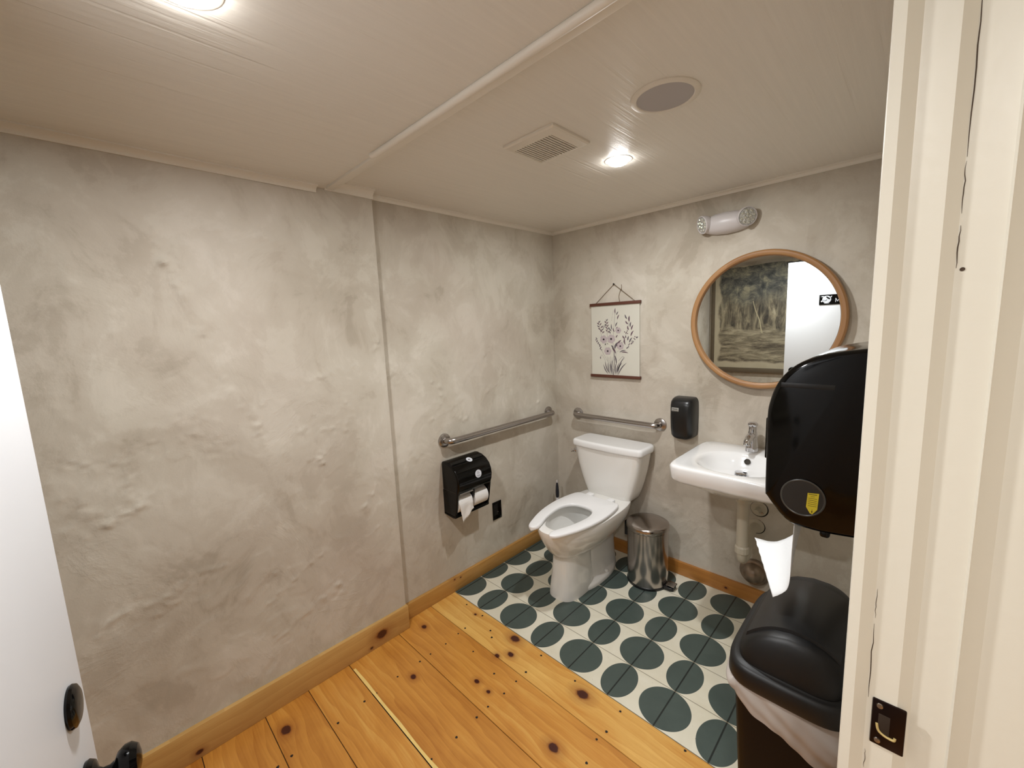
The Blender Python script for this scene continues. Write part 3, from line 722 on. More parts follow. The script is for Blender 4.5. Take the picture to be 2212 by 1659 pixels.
mb = MB(); mb.box(.315, .677, -.020, -.0015, 1.657, 1.675, .002); mb.build('rod', DARKW, po)
mb = MB(); mb.box(.315, .677, -.020, -.0015, 1.191, 1.209, .002); mb.build('rod', DARKW, po)
mb = MB(); mb.tube([(.355, -.009, 1.672), (.492, -.007, 1.787)], .0015, 6); mb.tube([(.492, -.007, 1.787), (.640, -.009, 1.672)], .0015, 6)
mb.tube(bez([(.545, -.009, 1.780), (.548, -.011, 1.760), (.540, -.011, 1.745), (.528, -.010, 1.710), (.534, -.010, 1.676)], 6), .0014, 6)
mb.lathe([(.0001, -.003), (.004, -.001), (.004, .002), (.0001, .004)], (.545, -.010, 1.748), (0, -1, 0), 10)
mb.build('string', mat('twine', S(112, 92, 70), .8), po)
mb = MB(); mb.lathe([(.002, 0), (.002, .010), (.0055, .011), (.0055, .013), (.0001, .014)], (.492, -.0, 1.787), (0, -1, 0), 12); mb.build('nail', NAILM, po)

# ------------------------------------------------------------------ emergency light
EC = Vector((1.150, 0, 2.028))
em = thing('emergency_light', 'white emergency light with two round lamp heads high on the wall', 'emergency light', EC)
mb = MB()
rr = []
for t, r in ((-.104, .022), (-.100, .036), (-.085, .043), (-.05, .0505), (0, .054), (.05, .0505), (.085, .043), (.100, .036), (.104, .022)):
    rr.append([(EC.x + t, -.0015 - .072 * (1 - .28 * (t / .104) ** 2) * max(0, math.sin(a)) ** .75 - .001, EC.z + r * math.cos(a)) for a in [k * pi / 20 for k in range(21)]])
mb.rings(rr); mb.build('body', PLASTW, em, angle=60)
LENS = mat('clear_lamp_lens', S(206, 208, 204), .12, metal=.6, bump=(95, 1.0, .012)); LENSD = mat('lens_facet', S(226, 230, 224), .05, metal=.9)
for sgn, nm in ((-1, 'lamp_head'), (1, 'lamp_head')):
    hc = EC + Vector((sgn * .104, -.052, .004)); ax = Vector((sgn * .62, -.75, -.22)).normalized()
    mb = MB(); mb.lathe([(.022, -.045), (.036, -.034), (.044, -.014), (.0455, 0), (.0455, .006), (.0425, .008), (.0415, .004), (.0001, .003)], hc, ax, 48)
    hd = mb.build(nm, PLASTW, em)
    mb = MB(); mb.lathe([(.0405, .0035), (.038, .0065), (.02, .0105), (.0001, .0115)], hc, ax, 40, False, False)
    mb.build('lens', LENS, hd)
    mb = MB()
    a1 = ax.cross(Vector((0, 0, 1))).normalized(); a2 = ax.cross(a1)
    for q in range(12):
        rad = (.012, .029)[q >= 4]; th = q * 2 * pi / (4 if q < 4 else 8) + .3
        c = hc + a1 * rad * math.cos(th) + a2 * rad * math.sin(th) + ax * (.0125 if q < 4 else .009)
        mb.lathe([(.0058, -.004), (.0058, 0), (.004, .0022), (.0001, .003)], c, ax, 10)
    mb.build('diode_lens', LENSD, hd)

# ------------------------------------------------------------------ soap dispenser
sd = thing('soap_dispenser', 'black wall soap dispenser with small grey badge left of the sink', 'soap dispenser', (.955, 0, .99))
mb = MB()
def sdring(z, hw, d, rb=6, cx=.957):
    out = []
    for k in range(40):
        t = pi * k / 39; c, s_ = math.cos(t), math.sin(t)
        out.append((cx + math.copysign(abs(c) ** (2 / 4.2), c) * hw, -.001 - d * abs(s_) ** (2 / 4.2), z))
    return out
mb.rings([sdring(.866, .030, .062), sdring(.872, .042, .078), sdring(.880, .054, .088), sdring(.892, .0635, .092), sdring(.93, .0665, .097), sdring(1.00, .068, .102), sdring(1.065, .068, .100), sdring(1.085, .0665, .094), sdring(1.098, .062, .080), sdring(1.106, .056, .062), sdring(1.109, .048, .045)])
mb.build('housing', BLACKS, sd, angle=50)
mb = MB(); mb.box(.912, .952, -.1045, -.099, 1.035, 1.056, .002); bd = mb.build('badge', mat('silver_badge', S(160, 158, 152), .35), sd)
mb = MB(); mb.box(.917, .947, -.1050, -.1044, 1.0475, 1.0505); mb.box(.916, .948, -.1050, -.1044, 1.0385, 1.0400); mb.build('print_line', INK, bd, smooth=False)

# ------------------------------------------------------------------ grab bars
def grab_bar(name, label, pa, pb, out, rad=.0175):
    """pa, pb = flange centres on the wall, out = outward normal"""
    pa, pb, o = Vector(pa), Vector(pb), Vector(out)
    t = thing(name, label, 'grab bar', (pa + pb) / 2, 'steel grab bars around the toilet')
    mb = MB(); mb.tube(rounded([pa + o * .002, pa + o * .056, pb + o * .056, pb + o * .002], .036, 10), rad, 24); mb.build('bar', STEEL, t, angle=60)
    for p in (pa, pb):
        mb = MB(); mb.lathe([(.0395, 0), (.0400, .003), (.0385, .007), (.030, .0115), (.0215, .013), (.018, .014)], p, o, 36); f = mb.build('flange', STEEL, t)
grab_bar('grab_bar', 'long steel grab bar on the left wall above the paper holder', (.001, -1.030, .925), (.001, -.105, .925), (1, 0, 0))
grab_bar('grab_bar', 'short steel grab bar on the back wall behind the toilet tank', (.196, -.001, .920), (.800, -.001, .920), (0, -1, 0))

# ------------------------------------------------------------------ toilet paper holder
tp = thing('toilet_paper_dispenser', 'black twin toilet paper holder with round white stickers on the left wall', 'paper dispenser', (0, -.935, .65))
TY0, TY1 = -1.062, -.808
prof = [(.001, .640), (.001, .808), (.030, .812), (.070, .806), (.105, .790), (.132, .765), (.146, .735), (.150, .705), (.146, .672), (.136, .645), (.128, .640)]
def prism_y(mb, pr, y0, y1): mb.rings([[(x, y, z) for x, z in pr] for y in (y0, y1)])
mb = MB(); prism_y(mb, prof, TY0, TY1); mb.build('cover', BLACKG, tp, bev=.010, angle=50)
mb = MB(); prism_y(mb, [(.001, .500), (.001, .645), (.134, .648), (.118, .560), (.104, .500)], TY0 + .001, TY0 + .014)
prism_y(mb, [(.001, .500), (.001, .645), (.134, .648), (.118, .560), (.104, .500)], TY1 - .014, TY1 - .001)
prism_y(mb, [(.001, .496), (.001, .510), (.110, .510), (.104, .494), (.080, .490)], TY0 + .001, TY1 - .001)
mb.build('lower_housing', BLACKG, tp, bev=.003)
mb = MB(); mb.box(.001, .012, TY0 + .010, TY1 - .010, .50, .65); prism_y(mb, [(.010, .508), (.010, .645), (.132, .645), (.126, .600), (.060, .508)], -.942, -.932)
mb.build('divider', BLACKS, tp, smooth=False)
mb = MB(); mb.box(.118, .137, TY0 + .018, -.950, .633, .641, .0015); mb.build('tear_edge', mat('grey_tear_edge', S(120, 116, 110), .3), tp)
def sticker(c, n_, u_, r, ru, parent, kind):
    c, n_, u_ = Vector(c), Vector(n_).normalized(), Vector(u_).normalized(); v_ = n_.cross(u_)
    mb = MB(); mb.poly([c + u_ * r * math.cos(t) + v_ * ru * math.sin(t) for t in [k * 2 * pi / 36 for k in range(36)]], n_ * .0006)
    o = mb.build('sticker', LABELW, parent, smooth=False)
    mb = MB(); e = n_ * .0008
    if kind == 'logo':
        for s0, s1, ln in ((-.42, -.34, .62), (-.58, -.50, .52), (-.74, -.67, .34)):
            mb.poly([c + e + u_ * r * a + v_ * ru * b for a, b in ((-ln, s0), (ln, s0), (ln, s1), (-ln, s1))])
        ptsl = bez([c + e + u_ * r * a + v_ * ru * b for a, b in ((-.30, -.08), (-.34, .30), (-.05, .62), (.12, .45), (-.12, .22), (-.05, .02), (.10, .22), (.22, .05), (.34, .2), (.46, .08))], 4)
        mb.tube(ptsl, .0007, 5); mb.build('print', LABELG, o)
    else:
        mb.poly([c + e + u_ * r * a + v_ * ru * b for a, b in ((-.4, -.15), (.1, -.3), (.05, -.1), (.35, .05), (.1, .1), (.15, .4), (-.05, .15), (-.35, .2))]); mb.build('print', INK, o, smooth=False)
sticker((.1488, -.915, .728), (.985, 0, .17), (0, 1, 0), .0225, .0225, tp, 'logo')
sticker((.086, -.925, .8010), (.42, 0, .90), (0, 1, 0), .019, .019, tp, 'arrow')
# two rolls and the hanging sheet
for i, (ya, yb, lab) in enumerate(((-1.046, -.945, 'white toilet roll with a torn sheet hanging from the black holder'), (-.928, -.826, 'white toilet roll without loose sheet, nearer the toilet in the black holder'))):
    xc, zc, rr_ = .074, .568, .052
    mb = MB(); mb.lathe([(.020, 0), (rr_ - .001, 0), (rr_, .001), (rr_, yb - ya - .001), (rr_ - .001, yb - ya), (.020, yb - ya), (.020, 0)], (xc, ya, zc), (0, 1, 0), 48, False, False)
    ro = mb.build('toilet_roll', PAPER, props=T(lab, 'toilet paper', 'toilet rolls in the black holder'), root=(xc, (ya + yb) / 2, zc))
    if i == 0:
        mb = MB(); A = []; ns = 12
        path = [(xc + (rr_ + .0015) * math.cos(a), zc + (rr_ + .0015) * math.sin(a)) for a in [pi * .62 - k * pi * .62 / 12 for k in range(13)]]
        path += [(.1275, .555), (.1270, .540), (.1255, .522), (.1265, .505), (.1255, .490), (.1275, .476), (.1270, .462)]
        L = len(path)
        for i2, (x, z) in enumerate(path):
            q = max(0, (i2 - 11) / (L - 12)); row = []
            for j in range(ns + 1):
                s_ = j / ns
                y = ya + .004 + s_ * (yb - ya - .006)
                lim = (1 - .55 * s_) if s_ > .12 else 1 - .12 + s_   # torn diagonal lower edge
                y2 = y + q * .022 * (1 - s_) - .004 * (1 - s_)
                zz = z if q == 0 else path[11][1] + (z - path[11][1]) * (.42 + .58 * (1 - s_) ** 1.1)
                row.append((x + .004 * q * math.sin(s_ * 9 + i2 * .5) + .006 * q * s_, y2, zz + (.002 * math.sin(s_ * 40) if i2 == L - 1 else 0)))
            A.append(row)
        mb.rings(A, close=False, cap0=False, cap1=False)
        sh = mb.build('loose_sheet', PAPER, ro, angle=80); md = sh.modifiers.new('thick', 'SOLIDIFY'); md.thickness = .0006

# outlet cover
ou = thing('outlet_cover', 'black rectangular cover plate low on the left wall beside the paper holder', 'wall plate', (0, -.653, .37))
mb = MB(); mb.box(.0005, .006, -.690, -.615, .312, .430, .0015); mb.build('plate', BLACKG, ou)
mb = MB(); mb.lathe([(.004, 0), (.004, .0015), (.0001, .002)], (.006, -.648, .360), (1, 0, 0), 14); mb.build('screw', STEEL, ou)
mb = MB(); mb.box(.005, .0085, -.683, -.652, .345, .415, .001); mb.build('insert', BLACKS, ou)

# ------------------------------------------------------------------ toilet
TX = .528
to = thing('toilet', 'white floor-standing toilet with open-front seat against the back wall', 'toilet', (TX, -.45, 0))
mb = MB()
def br(z, a, yf, yb_, nf=2.3, nb=3.0, cx=TX, ym=None):
    ym = (yf + yb_) / 2 if ym is None else ym
    return sring(cx, ym, z, a, yb_ - ym, nb, 64, ym - yf, nf)
BX = TX - .016
body = [br(.0005, .094, -.692, -.42, 2.8, 4, BX), br(.020, .0935, -.691, -.42, 2.8, 4, BX), br(.06, .090, -.684, -.42, 2.8, 4, BX), br(.13, .083, -.674, -.42, 2.8, 4, BX), br(.20, .078, -.666, -.42, 2.8, 4, BX),
        br(.238, .077, -.664, -.42, 2.8, 4, BX), br(.246, .082, -.668, -.36, 2.6, 3, BX), br(.256, .102, -.684, -.22, 2.4, 3, BX), br(.275, .122, -.704, -.16, 2.3, 3, TX - .010), br(.305, .143, -.730, -.12, 2.2, 3, TX - .006), br(.34, .160, -.755, -.09, 2.1, 3, TX - .003), br(.375, .173, -.776, -.080, 2.1), br(.410, .180, -.790, -.060, 2.1), br(.436, .182, -.797, -.050, 2.1),
        br(.447, .181, -.796, -.050, 2.1), br(.4505, .176, -.790, -.055, 2.1)]
inner = [br(.4505, .128, -.745, -.300, 2.1, 2.3), br(.444, .120, -.738, -.308, 2.1, 2.3), br(.425, .121, -.738, -.305, 2.1, 2.3), br(.38, .114, -.725, -.315), br(.32, .090, -.690, -.34), br(.27, .062, -.64, -.38), br(.245, .048, -.61, -.42)]
mb.rings(body + inner, True, True, True)
mb.build('bowl', PORC2, to, angle=38)
mb = MB(); mb.rings([br(.0005, .080, -.47, -.13, 4, 4, BX), br(.10, .066, -.47, -.13, 4, 4, BX), br(.20, .058, -.47, -.13, 4, 4, BX), br(.30, .060, -.30, -.10, 4, 4, BX), br(.43, .10, -.26, -.06, 4, 4, BX)]); mb.build('trapway', PORC2, to, angle=60)
mb = MB(); mb.mi = 0   # water in the bowl
mb.poly(br(.30, .078, -.668, -.36)); mb.build('water', mat('bowl_water', S(196, 198, 194), .03, coat=.3), to, smooth=False)
# floor flange wings with bolt caps
mb = MB(); mb.rings([br(.0005, .112, -.60, -.150, 2.2, 2.6, BX), br(.020, .113, -.602, -.148, 2.2, 2.6, BX), br(.028, .108, -.59, -.153, 2.2, 2.6, BX), br(.034, .080, -.55, -.18, 2.4, 3, BX)]); mb.build('foot', PORC2, to, angle=60)
for sg in (-1, 1):
    mb = MB(); mb.lathe([(.014, 0), (.014, .008), (.009, .015), (.0001, .017)], (BX + sg * .092, -.31, .024), (0, 0, 1), 20); mb.build('bolt_cap', PORC2, to)
# seat (U shape)
ST_O = [(-.066, -.834), (-.090, -.822), (-.108, -.795), (-.128, -.745), (-.150, -.680), (-.168, -.600), (-.177, -.52), (-.178, -.45), (-.172, -.38), (-.162, -.32), (-.150, -.290), (-.132, -.278), (-.06, -.276), (0, -.276)]
ST_I = [(-.060, -.828), (-.048, -.812), (-.046, -.790), (-.060, -.740), (-.078, -.690), (-.090, -.640), (-.098, -.590), (-.101, -.545), (-.096, -.505), (-.082, -.470), (-.060, -.447), (-.036, -.437), (-.016, -.434), (0, -.4335)]
O2 = ST_O + [(-x, y) for x, y in ST_O[-2::-1]]; I2 = ST_I + [(-x, y) for x, y in ST_I[-2::-1]]
def smooth2(p, n=4): return [(q.x, q.y) for q in bez([(a, b, 0) for a, b in p], n)]
O2, I2 = smooth2(O2), smooth2(I2)
mb = MB(); rr = []
zt, zb = .4745, .4545
for (ox, oy), (ix, iy) in zip(O2, I2):
    o = Vector((TX + ox, oy, 0)); i_ = Vector((TX + ix, iy, 0)); d = (i_ - o); L = max(d.length, 1e-4); d /= L
    e = min(.009, L * .3); row = []
    for p, z in ((o + d * 0, zb + .004), (o, zt - .007), (o + d * e * .35, zt - .002), (o + d * e, zt), (i_ - d * e, zt), (i_ - d * e * .35, zt - .002), (i_, zt - .007), (i_, zb + .004), (i_ - d * e * .4, zb), (o + d * e * .4, zb)):
        row.append(Vector((p.x, p.y, z)))
    rr.append(row)
mb.rings(rr); mb.build('seat', SEATW, to, angle=60)
for sg in (-1, 1):
    mb = MB(); mb.box(TX + sg * .075 - .022, TX + sg * .075 + .022, -.285, -.235, .4505, .472, .006, 3); mb.build('hinge', SEATW, to)
# tank
def tring(z, hw, yf, yb_=-.012, n=5.5): return sring(TX, (yf + yb_) / 2, z, hw, (yb_ - yf) / 2, n, 64)
mb = MB(); mb.rings([tring(.436, .120, -.165), tring(.440, .146, -.180), tring(.450, .158, -.186), tring(.50, .178, -.192), tring(.56, .198, -.198), tring(.64, .219, -.204), tring(.72, .234, -.208), tring(.752, .239, -.210)])
mb.build('tank', PORC2, to, angle=60)
def lring(z, hw, bow, yb_=-.006):
    out = []
    n_ = 80; pts = []
    pts = []
    for k in range(25): u = -1 + 2 * k / 24; pts.append((TX + u * hw, -.205 - bow * (1 - abs(u) ** 2.6)))
    pts = [(x, y) for x, y in pts]
    r_ = .030; out = []
    # rounded front corners
    out.append(Vector((TX - hw, -.060, z)))
    for k in range(1, 7): t = k / 6 * pi / 2; out.append(Vector((TX - hw + r_ * (1 - math.cos(t)), -.175 - r_ * math.sin(t), z)))
    for x, y in pts[3:-3]: out.append(Vector((x, y, z)))
    for k in range(6, 0, -1): t = k / 6 * pi / 2; out.append(Vector((TX + hw - r_ * (1 - math.cos(t)), -.175 - r_ * math.sin(t), z)))
    out.append(Vector((TX + hw, -.060, z)))
    for k in range(1, 7): t = k / 6 * pi / 2; out.append(Vector((TX + hw - .032 * (1 - math.cos(t)), -.060 + (.060 + yb_) * math.sin(t), z)))
    for k in range(6, 0, -1): t = k / 6 * pi / 2; out.append(Vector((TX - hw + .032 * (1 - math.cos(t)), -.060 + (.060 + yb_) * math.sin(t), z)))
    return out
def inset(ring, d, z):
    c = Vector((TX, -.11, 0)); out = []
    for p in ring:
        q = Vector((p.x, p.y, 0)) - c; sx = max(0, 1 - d / .253); sy = max(0, 1 - d / .105); out.append(Vector((c.x + q.x * sx, c.y + q.y * sy, z)))
    return out
L0 = lring(.7535, .250, .016)
mb = MB(); mb.rings([inset(L0, .006, .7525), inset(L0, .001, .755), inset(L0, 0, .762), inset(L0, 0, .783), inset(L0, .003, .790), inset(L0, .008, .7945), inset(L0, .014, .796), inset(L0, .022, .796)])
mb.build('tank_lid', PORC, to, angle=60)
mb = MB(); mb.lathe([(.013, 0), (.013, .007), (.008, .010)], (TX - .215, -.206, .722), (0, -1, 0), 20)
mb.tube([(TX - .213, -.222, .722), (TX - .224, -.224, .721), (TX - .234, -.225, .719)], [.0085, .0075, .0095], 12); mb.build('flush_lever', CHROME, to)

# toilet brush beside the toilet
tb = thing('toilet_brush', 'toilet brush with white-tipped dark handle in the corner left of the tank', 'brush', (.082, -.125, 0))
mb = MB(); mb.lathe([(.050, 0), (.052, .01), (.046, .10), (.044, .13), (.040, .13), (.042, .10), (.0001, .095)], (.082, -.125, 0.0005), seg=32); mb.build('holder', PLASTW, tb)
mb = MB(); mb.lathe([(.006, .10), (.008, .20), (.011, .27), (.0115, .30), (.009, .305)], (.082, -.125, 0), seg=20, cap0=False); mb.build('grip_base', PLASTW, tb)
mb = MB(); mb.lathe([(.0095, .302), (.012, .315), (.0125, .35), (.010, .385), (.006, .415)], (.082, -.125, 0), seg=20); mb.build('grip', mat('dark_blue_grip', S(38, 40, 48), .4), tb)
mb = MB(); mb.lathe([(.0055, .413), (.006, .425), (.004, .433), (.0001, .435)], (.082, -.125, 0), seg=16); mb.build('tip', PLASTW, tb)

# ------------------------------------------------------------------ pedal bin
pc = Vector((.812, -.188, 0))
pb_ = thing('pedal_bin', 'small brushed steel pedal bin between the toilet and the sink', 'bin', pc)
mb = MB(); mb.lathe([(.112, .012), (.1165, .014), (.1165, .335), (.113, .338)], pc, seg=72); mb.build('body', STEELD, pb_, angle=40)
mb = MB(); mb.lathe([(.119, .0005), (.1195, .004), (.1195, .014), (.117, .016)], pc, seg=72); mb.build('base_ring', BLACKS, pb_)
mb = MB(); mb.lathe([(.1175, .338), (.1215, .340), (.1225, .345), (.1225, .362), (.120, .368), (.112, .3725), (.08, .3775), (.04, .380), (.0001, .381)], pc, seg=72, cap1=False); mb.build('lid', STEELD, pb_, angle=50)
mb = MB(); mb.box(pc.x - .138, pc.x - .110, pc.y - .028, pc.y + .028, .255, .345, .004); mb.build('hinge', BLACKS, pb_)
mb = MB(); mb.rings([[(pc.x + .108, pc.y - .032, z), (pc.x + .150, pc.y - .030, z), (pc.x + .166, pc.y - .020, z), (pc.x + .166, pc.y + .020, z), (pc.x + .150, pc.y + .030, z), (pc.x + .108, pc.y + .032, z)] for z in (.001, .022)])
pe = mb.build('pedal_arm', BLACKS, pb_, bev=.003)
mb = MB(); mb.box(pc.x + .128, pc.x + .172, pc.y - .024, pc.y + .024, .028, .036, .003); mb.box(pc.x + .122, pc.x + .130, pc.y - .020, pc.y + .020, .018, .030, .001); mb.build('pedal', STEEL, pb_)

# ------------------------------------------------------------------ sink
SX = 1.318
sk = thing('wall_sink', 'white rectangular wall-hung sink under the round mirror', 'sink', (SX, -.27, .83))
def rrect(z, x0, x1, y0, y1, r, seg=64):
    """rounded rectangle sampled by angle"""
    cx, cy = (x0 + x1) / 2, (y0 + y1) / 2; a, b = (x1 - x0) / 2, (y1 - y0) / 2; out = []
    for k in range(seg):
        t = 2 * pi * (k + .5) / seg; c, s_ = math.cos(t), math.sin(t)
        n = 9.0; q = (abs(c) ** n + abs(s_) ** n) ** (-1 / n); x, y = c * q, s_ * q
        out.append(Vector((cx + a * x, cy + b * y, z)))
    return out
def ell(z, cx, cy, a, b, seg=64, n=2.25):
    out = []
    for k in range(seg):
        t = 2 * pi * (k + .5) / seg; c, s_ = math.cos(t), math.sin(t)
        q = (abs(c) ** n + abs(s_) ** n) ** (-1 / n); out.append(Vector((cx + a * c * q, cy + b * s_ * q, z)))
    return out
sx0, sx1, sy0, sy1 = SX - .252, SX + .252, -.530, -.002
mb = MB()
mb.rings([ell(.700, SX, -.23, .05, .05), ell(.715, SX, -.24, .12, .12), ell(.745, SX, -.27, .19, .18), rrect(.785, sx0 + .020, sx1 - .020, sy0 + .022, sy1 - .001, .02),
          rrect(.793, sx0 + .008, sx1 - .008, sy0 + .010, sy1, .02), rrect(.803, sx0 + .004, sx1 - .004, sy0 + .004, sy1, .02), rrect(.856, sx0, sx1, sy0, sy1, .02), rrect(.863, sx0 + .0015, sx1 - .0015, sy0 + .002, sy1, .02), rrect(.868, sx0 + .005, sx1 - .005, sy0 + .006, sy1 - .003, .02), rrect(.870, sx0 + .011, sx1 - .011, sy0 + .013, sy1 - .008, .02),
          rrect(.8685, sx0 + .05, sx1 - .05, sy0 + .045, sy1 - .075, .02), ell(.8675, SX, -.302, .186, .180), ell(.864, SX, -.302, .176, .170), ell(.853, SX, -.300, .168, .160), ell(.825, SX, -.292, .155, .142), ell(.800, SX, -.278, .134, .118), ell(.787, SX, -.258, .105, .088), ell(.781, SX, -.24, .065, .055), ell(.779, SX, -.225, .028, .028)])
mb.build('basin', PORC, sk, angle=70)
mb = MB(); mb.lathe([(.030, -.012), (.030, .006), (.024, .006), (.024, -.012)], (SX - .006, -.222, .779), seg=36, cap0=False, cap1=False); mb.build('drain_ring', CHROME, sk)
mb = MB(); mb.lathe([(.008, -.005), (.008, .008), (.027, .010), (.029, .013), (.026, .0165), (.010, .0185), (.0001, .019)], (SX - .006, -.222, .781), seg=36); mb.build('drain_plug', CHROME, sk)
mb = MB(); mb.lathe([(.0145, 0), (.0145, .003), (.0105, .003), (.0105, -.002), (.0001, -.002)], (SX + .002, -.1515, .832), Vector((0, -1, .30)), 28); mb.build('overflow', mat('overflow_hole', S(52, 44, 32), .5), sk)
# faucet
fa = thing('faucet', 'chrome push faucet standing on the back ledge of the sink', 'faucet', (SX, -.07, .869))
mb = MB(); mb.rings([sring(SX, -.070, z, a, b, n_, 40, bf) for z, a, b, bf, n_ in ((.869, .029, .026, .034, 3), (.874, .029, .026, .034, 3), (.90, .026, .024, .030, 2.8), (.93, .0235, .022, .026, 2.4), (.955, .0215, .021, .022, 2), (.968, .020, .020, .020, 2))])
mb.build('body', CHROME, fa, angle=50)
mb = MB(); mb.tube(bez([(SX, -.070, .945), (SX, -.105, .952), (SX, -.138, .946), (SX, -.160, .930), (SX, -.166, .917)], 6), [.017] * 6 + [.0175] * 6 + [.017] * 6 + [.0155] * 6 + [.0145], 20); mb.build('spout', CHROME, fa, angle=60)
mb = MB(); mb.lathe([(.0195, .966), (.0195, .972), (.0185, .974), (.0185, .997), (.0215, 1.000), (.0235, 1.006), (.0225, 1.012), (.017, 1.0165), (.0001, 1.018)], (SX, -.070, 0), seg=36); mb.build('push_button', CHROME, fa, angle=40)
# trap and pipes
tr = thing('sink_trap', 'white plastic drain trap below the sink', 'pipe', (SX, -.205, .5))
PX = SX + .005
mb = MB(); mb.tube([(PX, -.205, .71), (PX, -.205, .385)], .0265, 28); mb.build('tailpiece', PVC, tr)
mb = MB(); mb.lathe([(.030, .640), (.034, .643), (.034, .668), (.030, .690)], (PX, -.205, 0), seg=14); mb.build('slip_nut', PVC, tr, smooth=False)
mb = MB(); mb.lathe([(.026, .372), (.0325, .376), (.0325, .405), (.028, .412)], (PX, -.205, 0), seg=14); mb.build('slip_nut', PVC, tr, smooth=False)
mb = MB(); mb.tube(rounded([(PX, -.205, .385), (PX, -.205, .325), (PX, -.105, .325), (PX, -.105, .432), (PX + .012, -.004, .440)], .038, 10), .0215, 24); mb.build('bend', PVC, tr, angle=60)
mb = MB(); mb.lathe([(.038, .0005), (.0385, .004), (.030, .010), (.023, .012)], (PX + .012, 0, .440), (0, -1, 0), 32); mb.build('wall_flange', PVC, tr)
mb = MB(); mb.lathe([(.0405, .0004), (.0405, .0012), (.0001, .0012)], (PX + .0135, 0, .438), (0, -1, 0), 32); mb.build('hole_shadow_gap', BLACKD, tr)
wc = thing('supply_stub', 'round pipe collar on the wall right under the sink', 'pipe', (1.345, 0, .535))
mb = MB(); mb.lathe([(.0425, .0004), (.0425, .0016), (.0001, .0016)], (1.346, 0, .537), (0, -1, 0), 36); mb.build('opening', BLACKD, wc)
mb = MB(); mb.lathe([(.039, .001), (.039, .008), (.034, .012), (.014, .013), (.013, .06), (.0001, .06)], (1.345, 0, .540), (0, -1, 0), 36); mb.build('collar', PVC, wc)
mb = MB(); mb.lathe([(.006, .013), (.006, .018), (.0001, .019)], (1.362, 0, .522), (0, -1, 0), 12); mb.build('screw', STEEL, wc)
vb = thing('supply_valve', 'tiny dark metal fitting left of the white drain pipe', 'fitting', (1.29, -.2, .66))
mb = MB(); mb.tube([(1.262, -.205, .668), (1.296, -.205, .664)], .005, 10); mb.lathe([(.011, 0), (.011, .008), (.0001, .008)], (1.262, -.205, .668), (-1, 0, 0), 12)
mb.lathe([(.006, 0), (.009, .004), (.009, .030), (.004, .034)], (1.276, -.205, .668), (0, 0, 1), 12)
mb.build('fitting', mat('aged_brass', S(92, 76, 58), .4, metal=.7), vb)
# old metal cap at the floor
mc = thing('cleanout_cap', 'tarnished domed metal cap low on the wall above the baseboard', 'pipe cap', (1.335, 0, .175))
mb = MB(); mb.lathe([(.072, .001), (.073, .006), (.068, .016), (.060, .020)], (1.335, 0, .175), (0, -1, 0), 48); TARN = mat('tarnished_metal', S(150, 134, 118), .38, metal=.75, var=(25, .35), bump=(40, .2, .002)); mb.build('rim', TARN, mc)
mb = MB(); mb.lathe([(.056, .018), (.050, .046), (.036, .064), (.014, .072), (.0001, .073)], (1.335, 0, .175), (0, -1, .1), 48, cap1=False); mb.build('dome', TARN, mc, angle=50)

# ------------------------------------------------------------------ towel dispenser on the right wall
YD, YD2 = -1.218, -.850
td = thing('paper_towel_dispenser', 'large glossy black paper towel dispenser with oval side window', 'paper dispenser', (XR, (YD + YD2) / 2, 1.25))
pr = [(XR - .001, 1.043), (XR - .035, 1.040), (1.760, 1.033), (1.705, 1.035), (1.686, 1.042), (1.668, 1.058), (1.640, 1.094), (1.6355, 1.108), (1.6345, 1.20), (1.6335, 1.300), (1.637, 1.335), (1.647, 1.372), (1.664, 1.404), (1.690, 1.431), (1.722, 1.449), (1.758, 1.460), (1.819, 1.470), (XR - .001, 1.474)]
pr = [(q.x, q.z) for q in bez([(x, 0, z) for x, z in pr], 3)]
mb = MB(); rr = []
for y, k in ((YD, .010), (YD + .003, .0045), (YD + .008, .001), (YD + .014, 0), (YD2 - .014, 0), (YD2 - .008, .001), (YD2 - .003, .0045), (YD2, .010)):
    cx, cz = 1.76, 1.25
    rr.append([(x + math.copysign(min(k, abs(cx - x)), cx - x) if x < XR - .01 else x, y, z + math.copysign(k, cz - z)) for x, z in pr])
mb.rings(rr); mb.build('housing', BLACKG, td, angle=30)
mb = MB(); mb.box(1.662, 1.765, YD - .0006, YD + .002, 1.3765, 1.388, .0008); mb.build('side_groove', BLACKM, td)
mb = MB(); mb.box(1.6265, 1.640, -1.19, -.88, 1.185, 1.292, .004, 3); mb.build('front_latch', BLACKG, td)
mb = MB(); mb.box(1.752, 1.772, YD + .004, YD + .05, 1.022, 1.040, .006, 3); mb.build('feed_stop', BLACKG, td)
wc_ = Vector((1.7165, YD, 1.112))
def ov(a, b, y): return [(wc_.x + a * math.cos(t), y, wc_.z + b * math.sin(t)) for t in [k * 2 * pi / 64 for k in range(64)]]
mb = MB(); mb.rings([ov(.0455, .0455, YD + .001), ov(.0455, .0455, YD - .0025), ov(.0435, .0435, YD - .0035), ov(.0415, .0415, YD - .0025), ov(.0415, .0415, YD + .001)], True, False, False)
wr = mb.build('window_rim', mat('smoky_rim', S(62, 60, 56), .25), td, angle=50)
mb = MB(); mb.poly(ov(.0418, .0418, YD - .0008), (0, -.0006, 0)); wi = mb.build('side_window', mat('smoky_window', S(34, 31, 28), .35), td, smooth=False)
mb = MB(); yy = YD - .0018
mb.poly([(1.7265, yy, 1.127), (1.7485, yy, 1.130), (1.7465, yy, 1.090), (1.7375, yy, 1.0765), (1.7325, yy, 1.078), (1.7245, yy, 1.092)], (0, -.0004, 0))
st_ = mb.build('yellow_sticker', YELLOW, wi, smooth=False, props={'label': 'small yellow arrow label with tiny print'})
mb = MB(); yy -= .0006
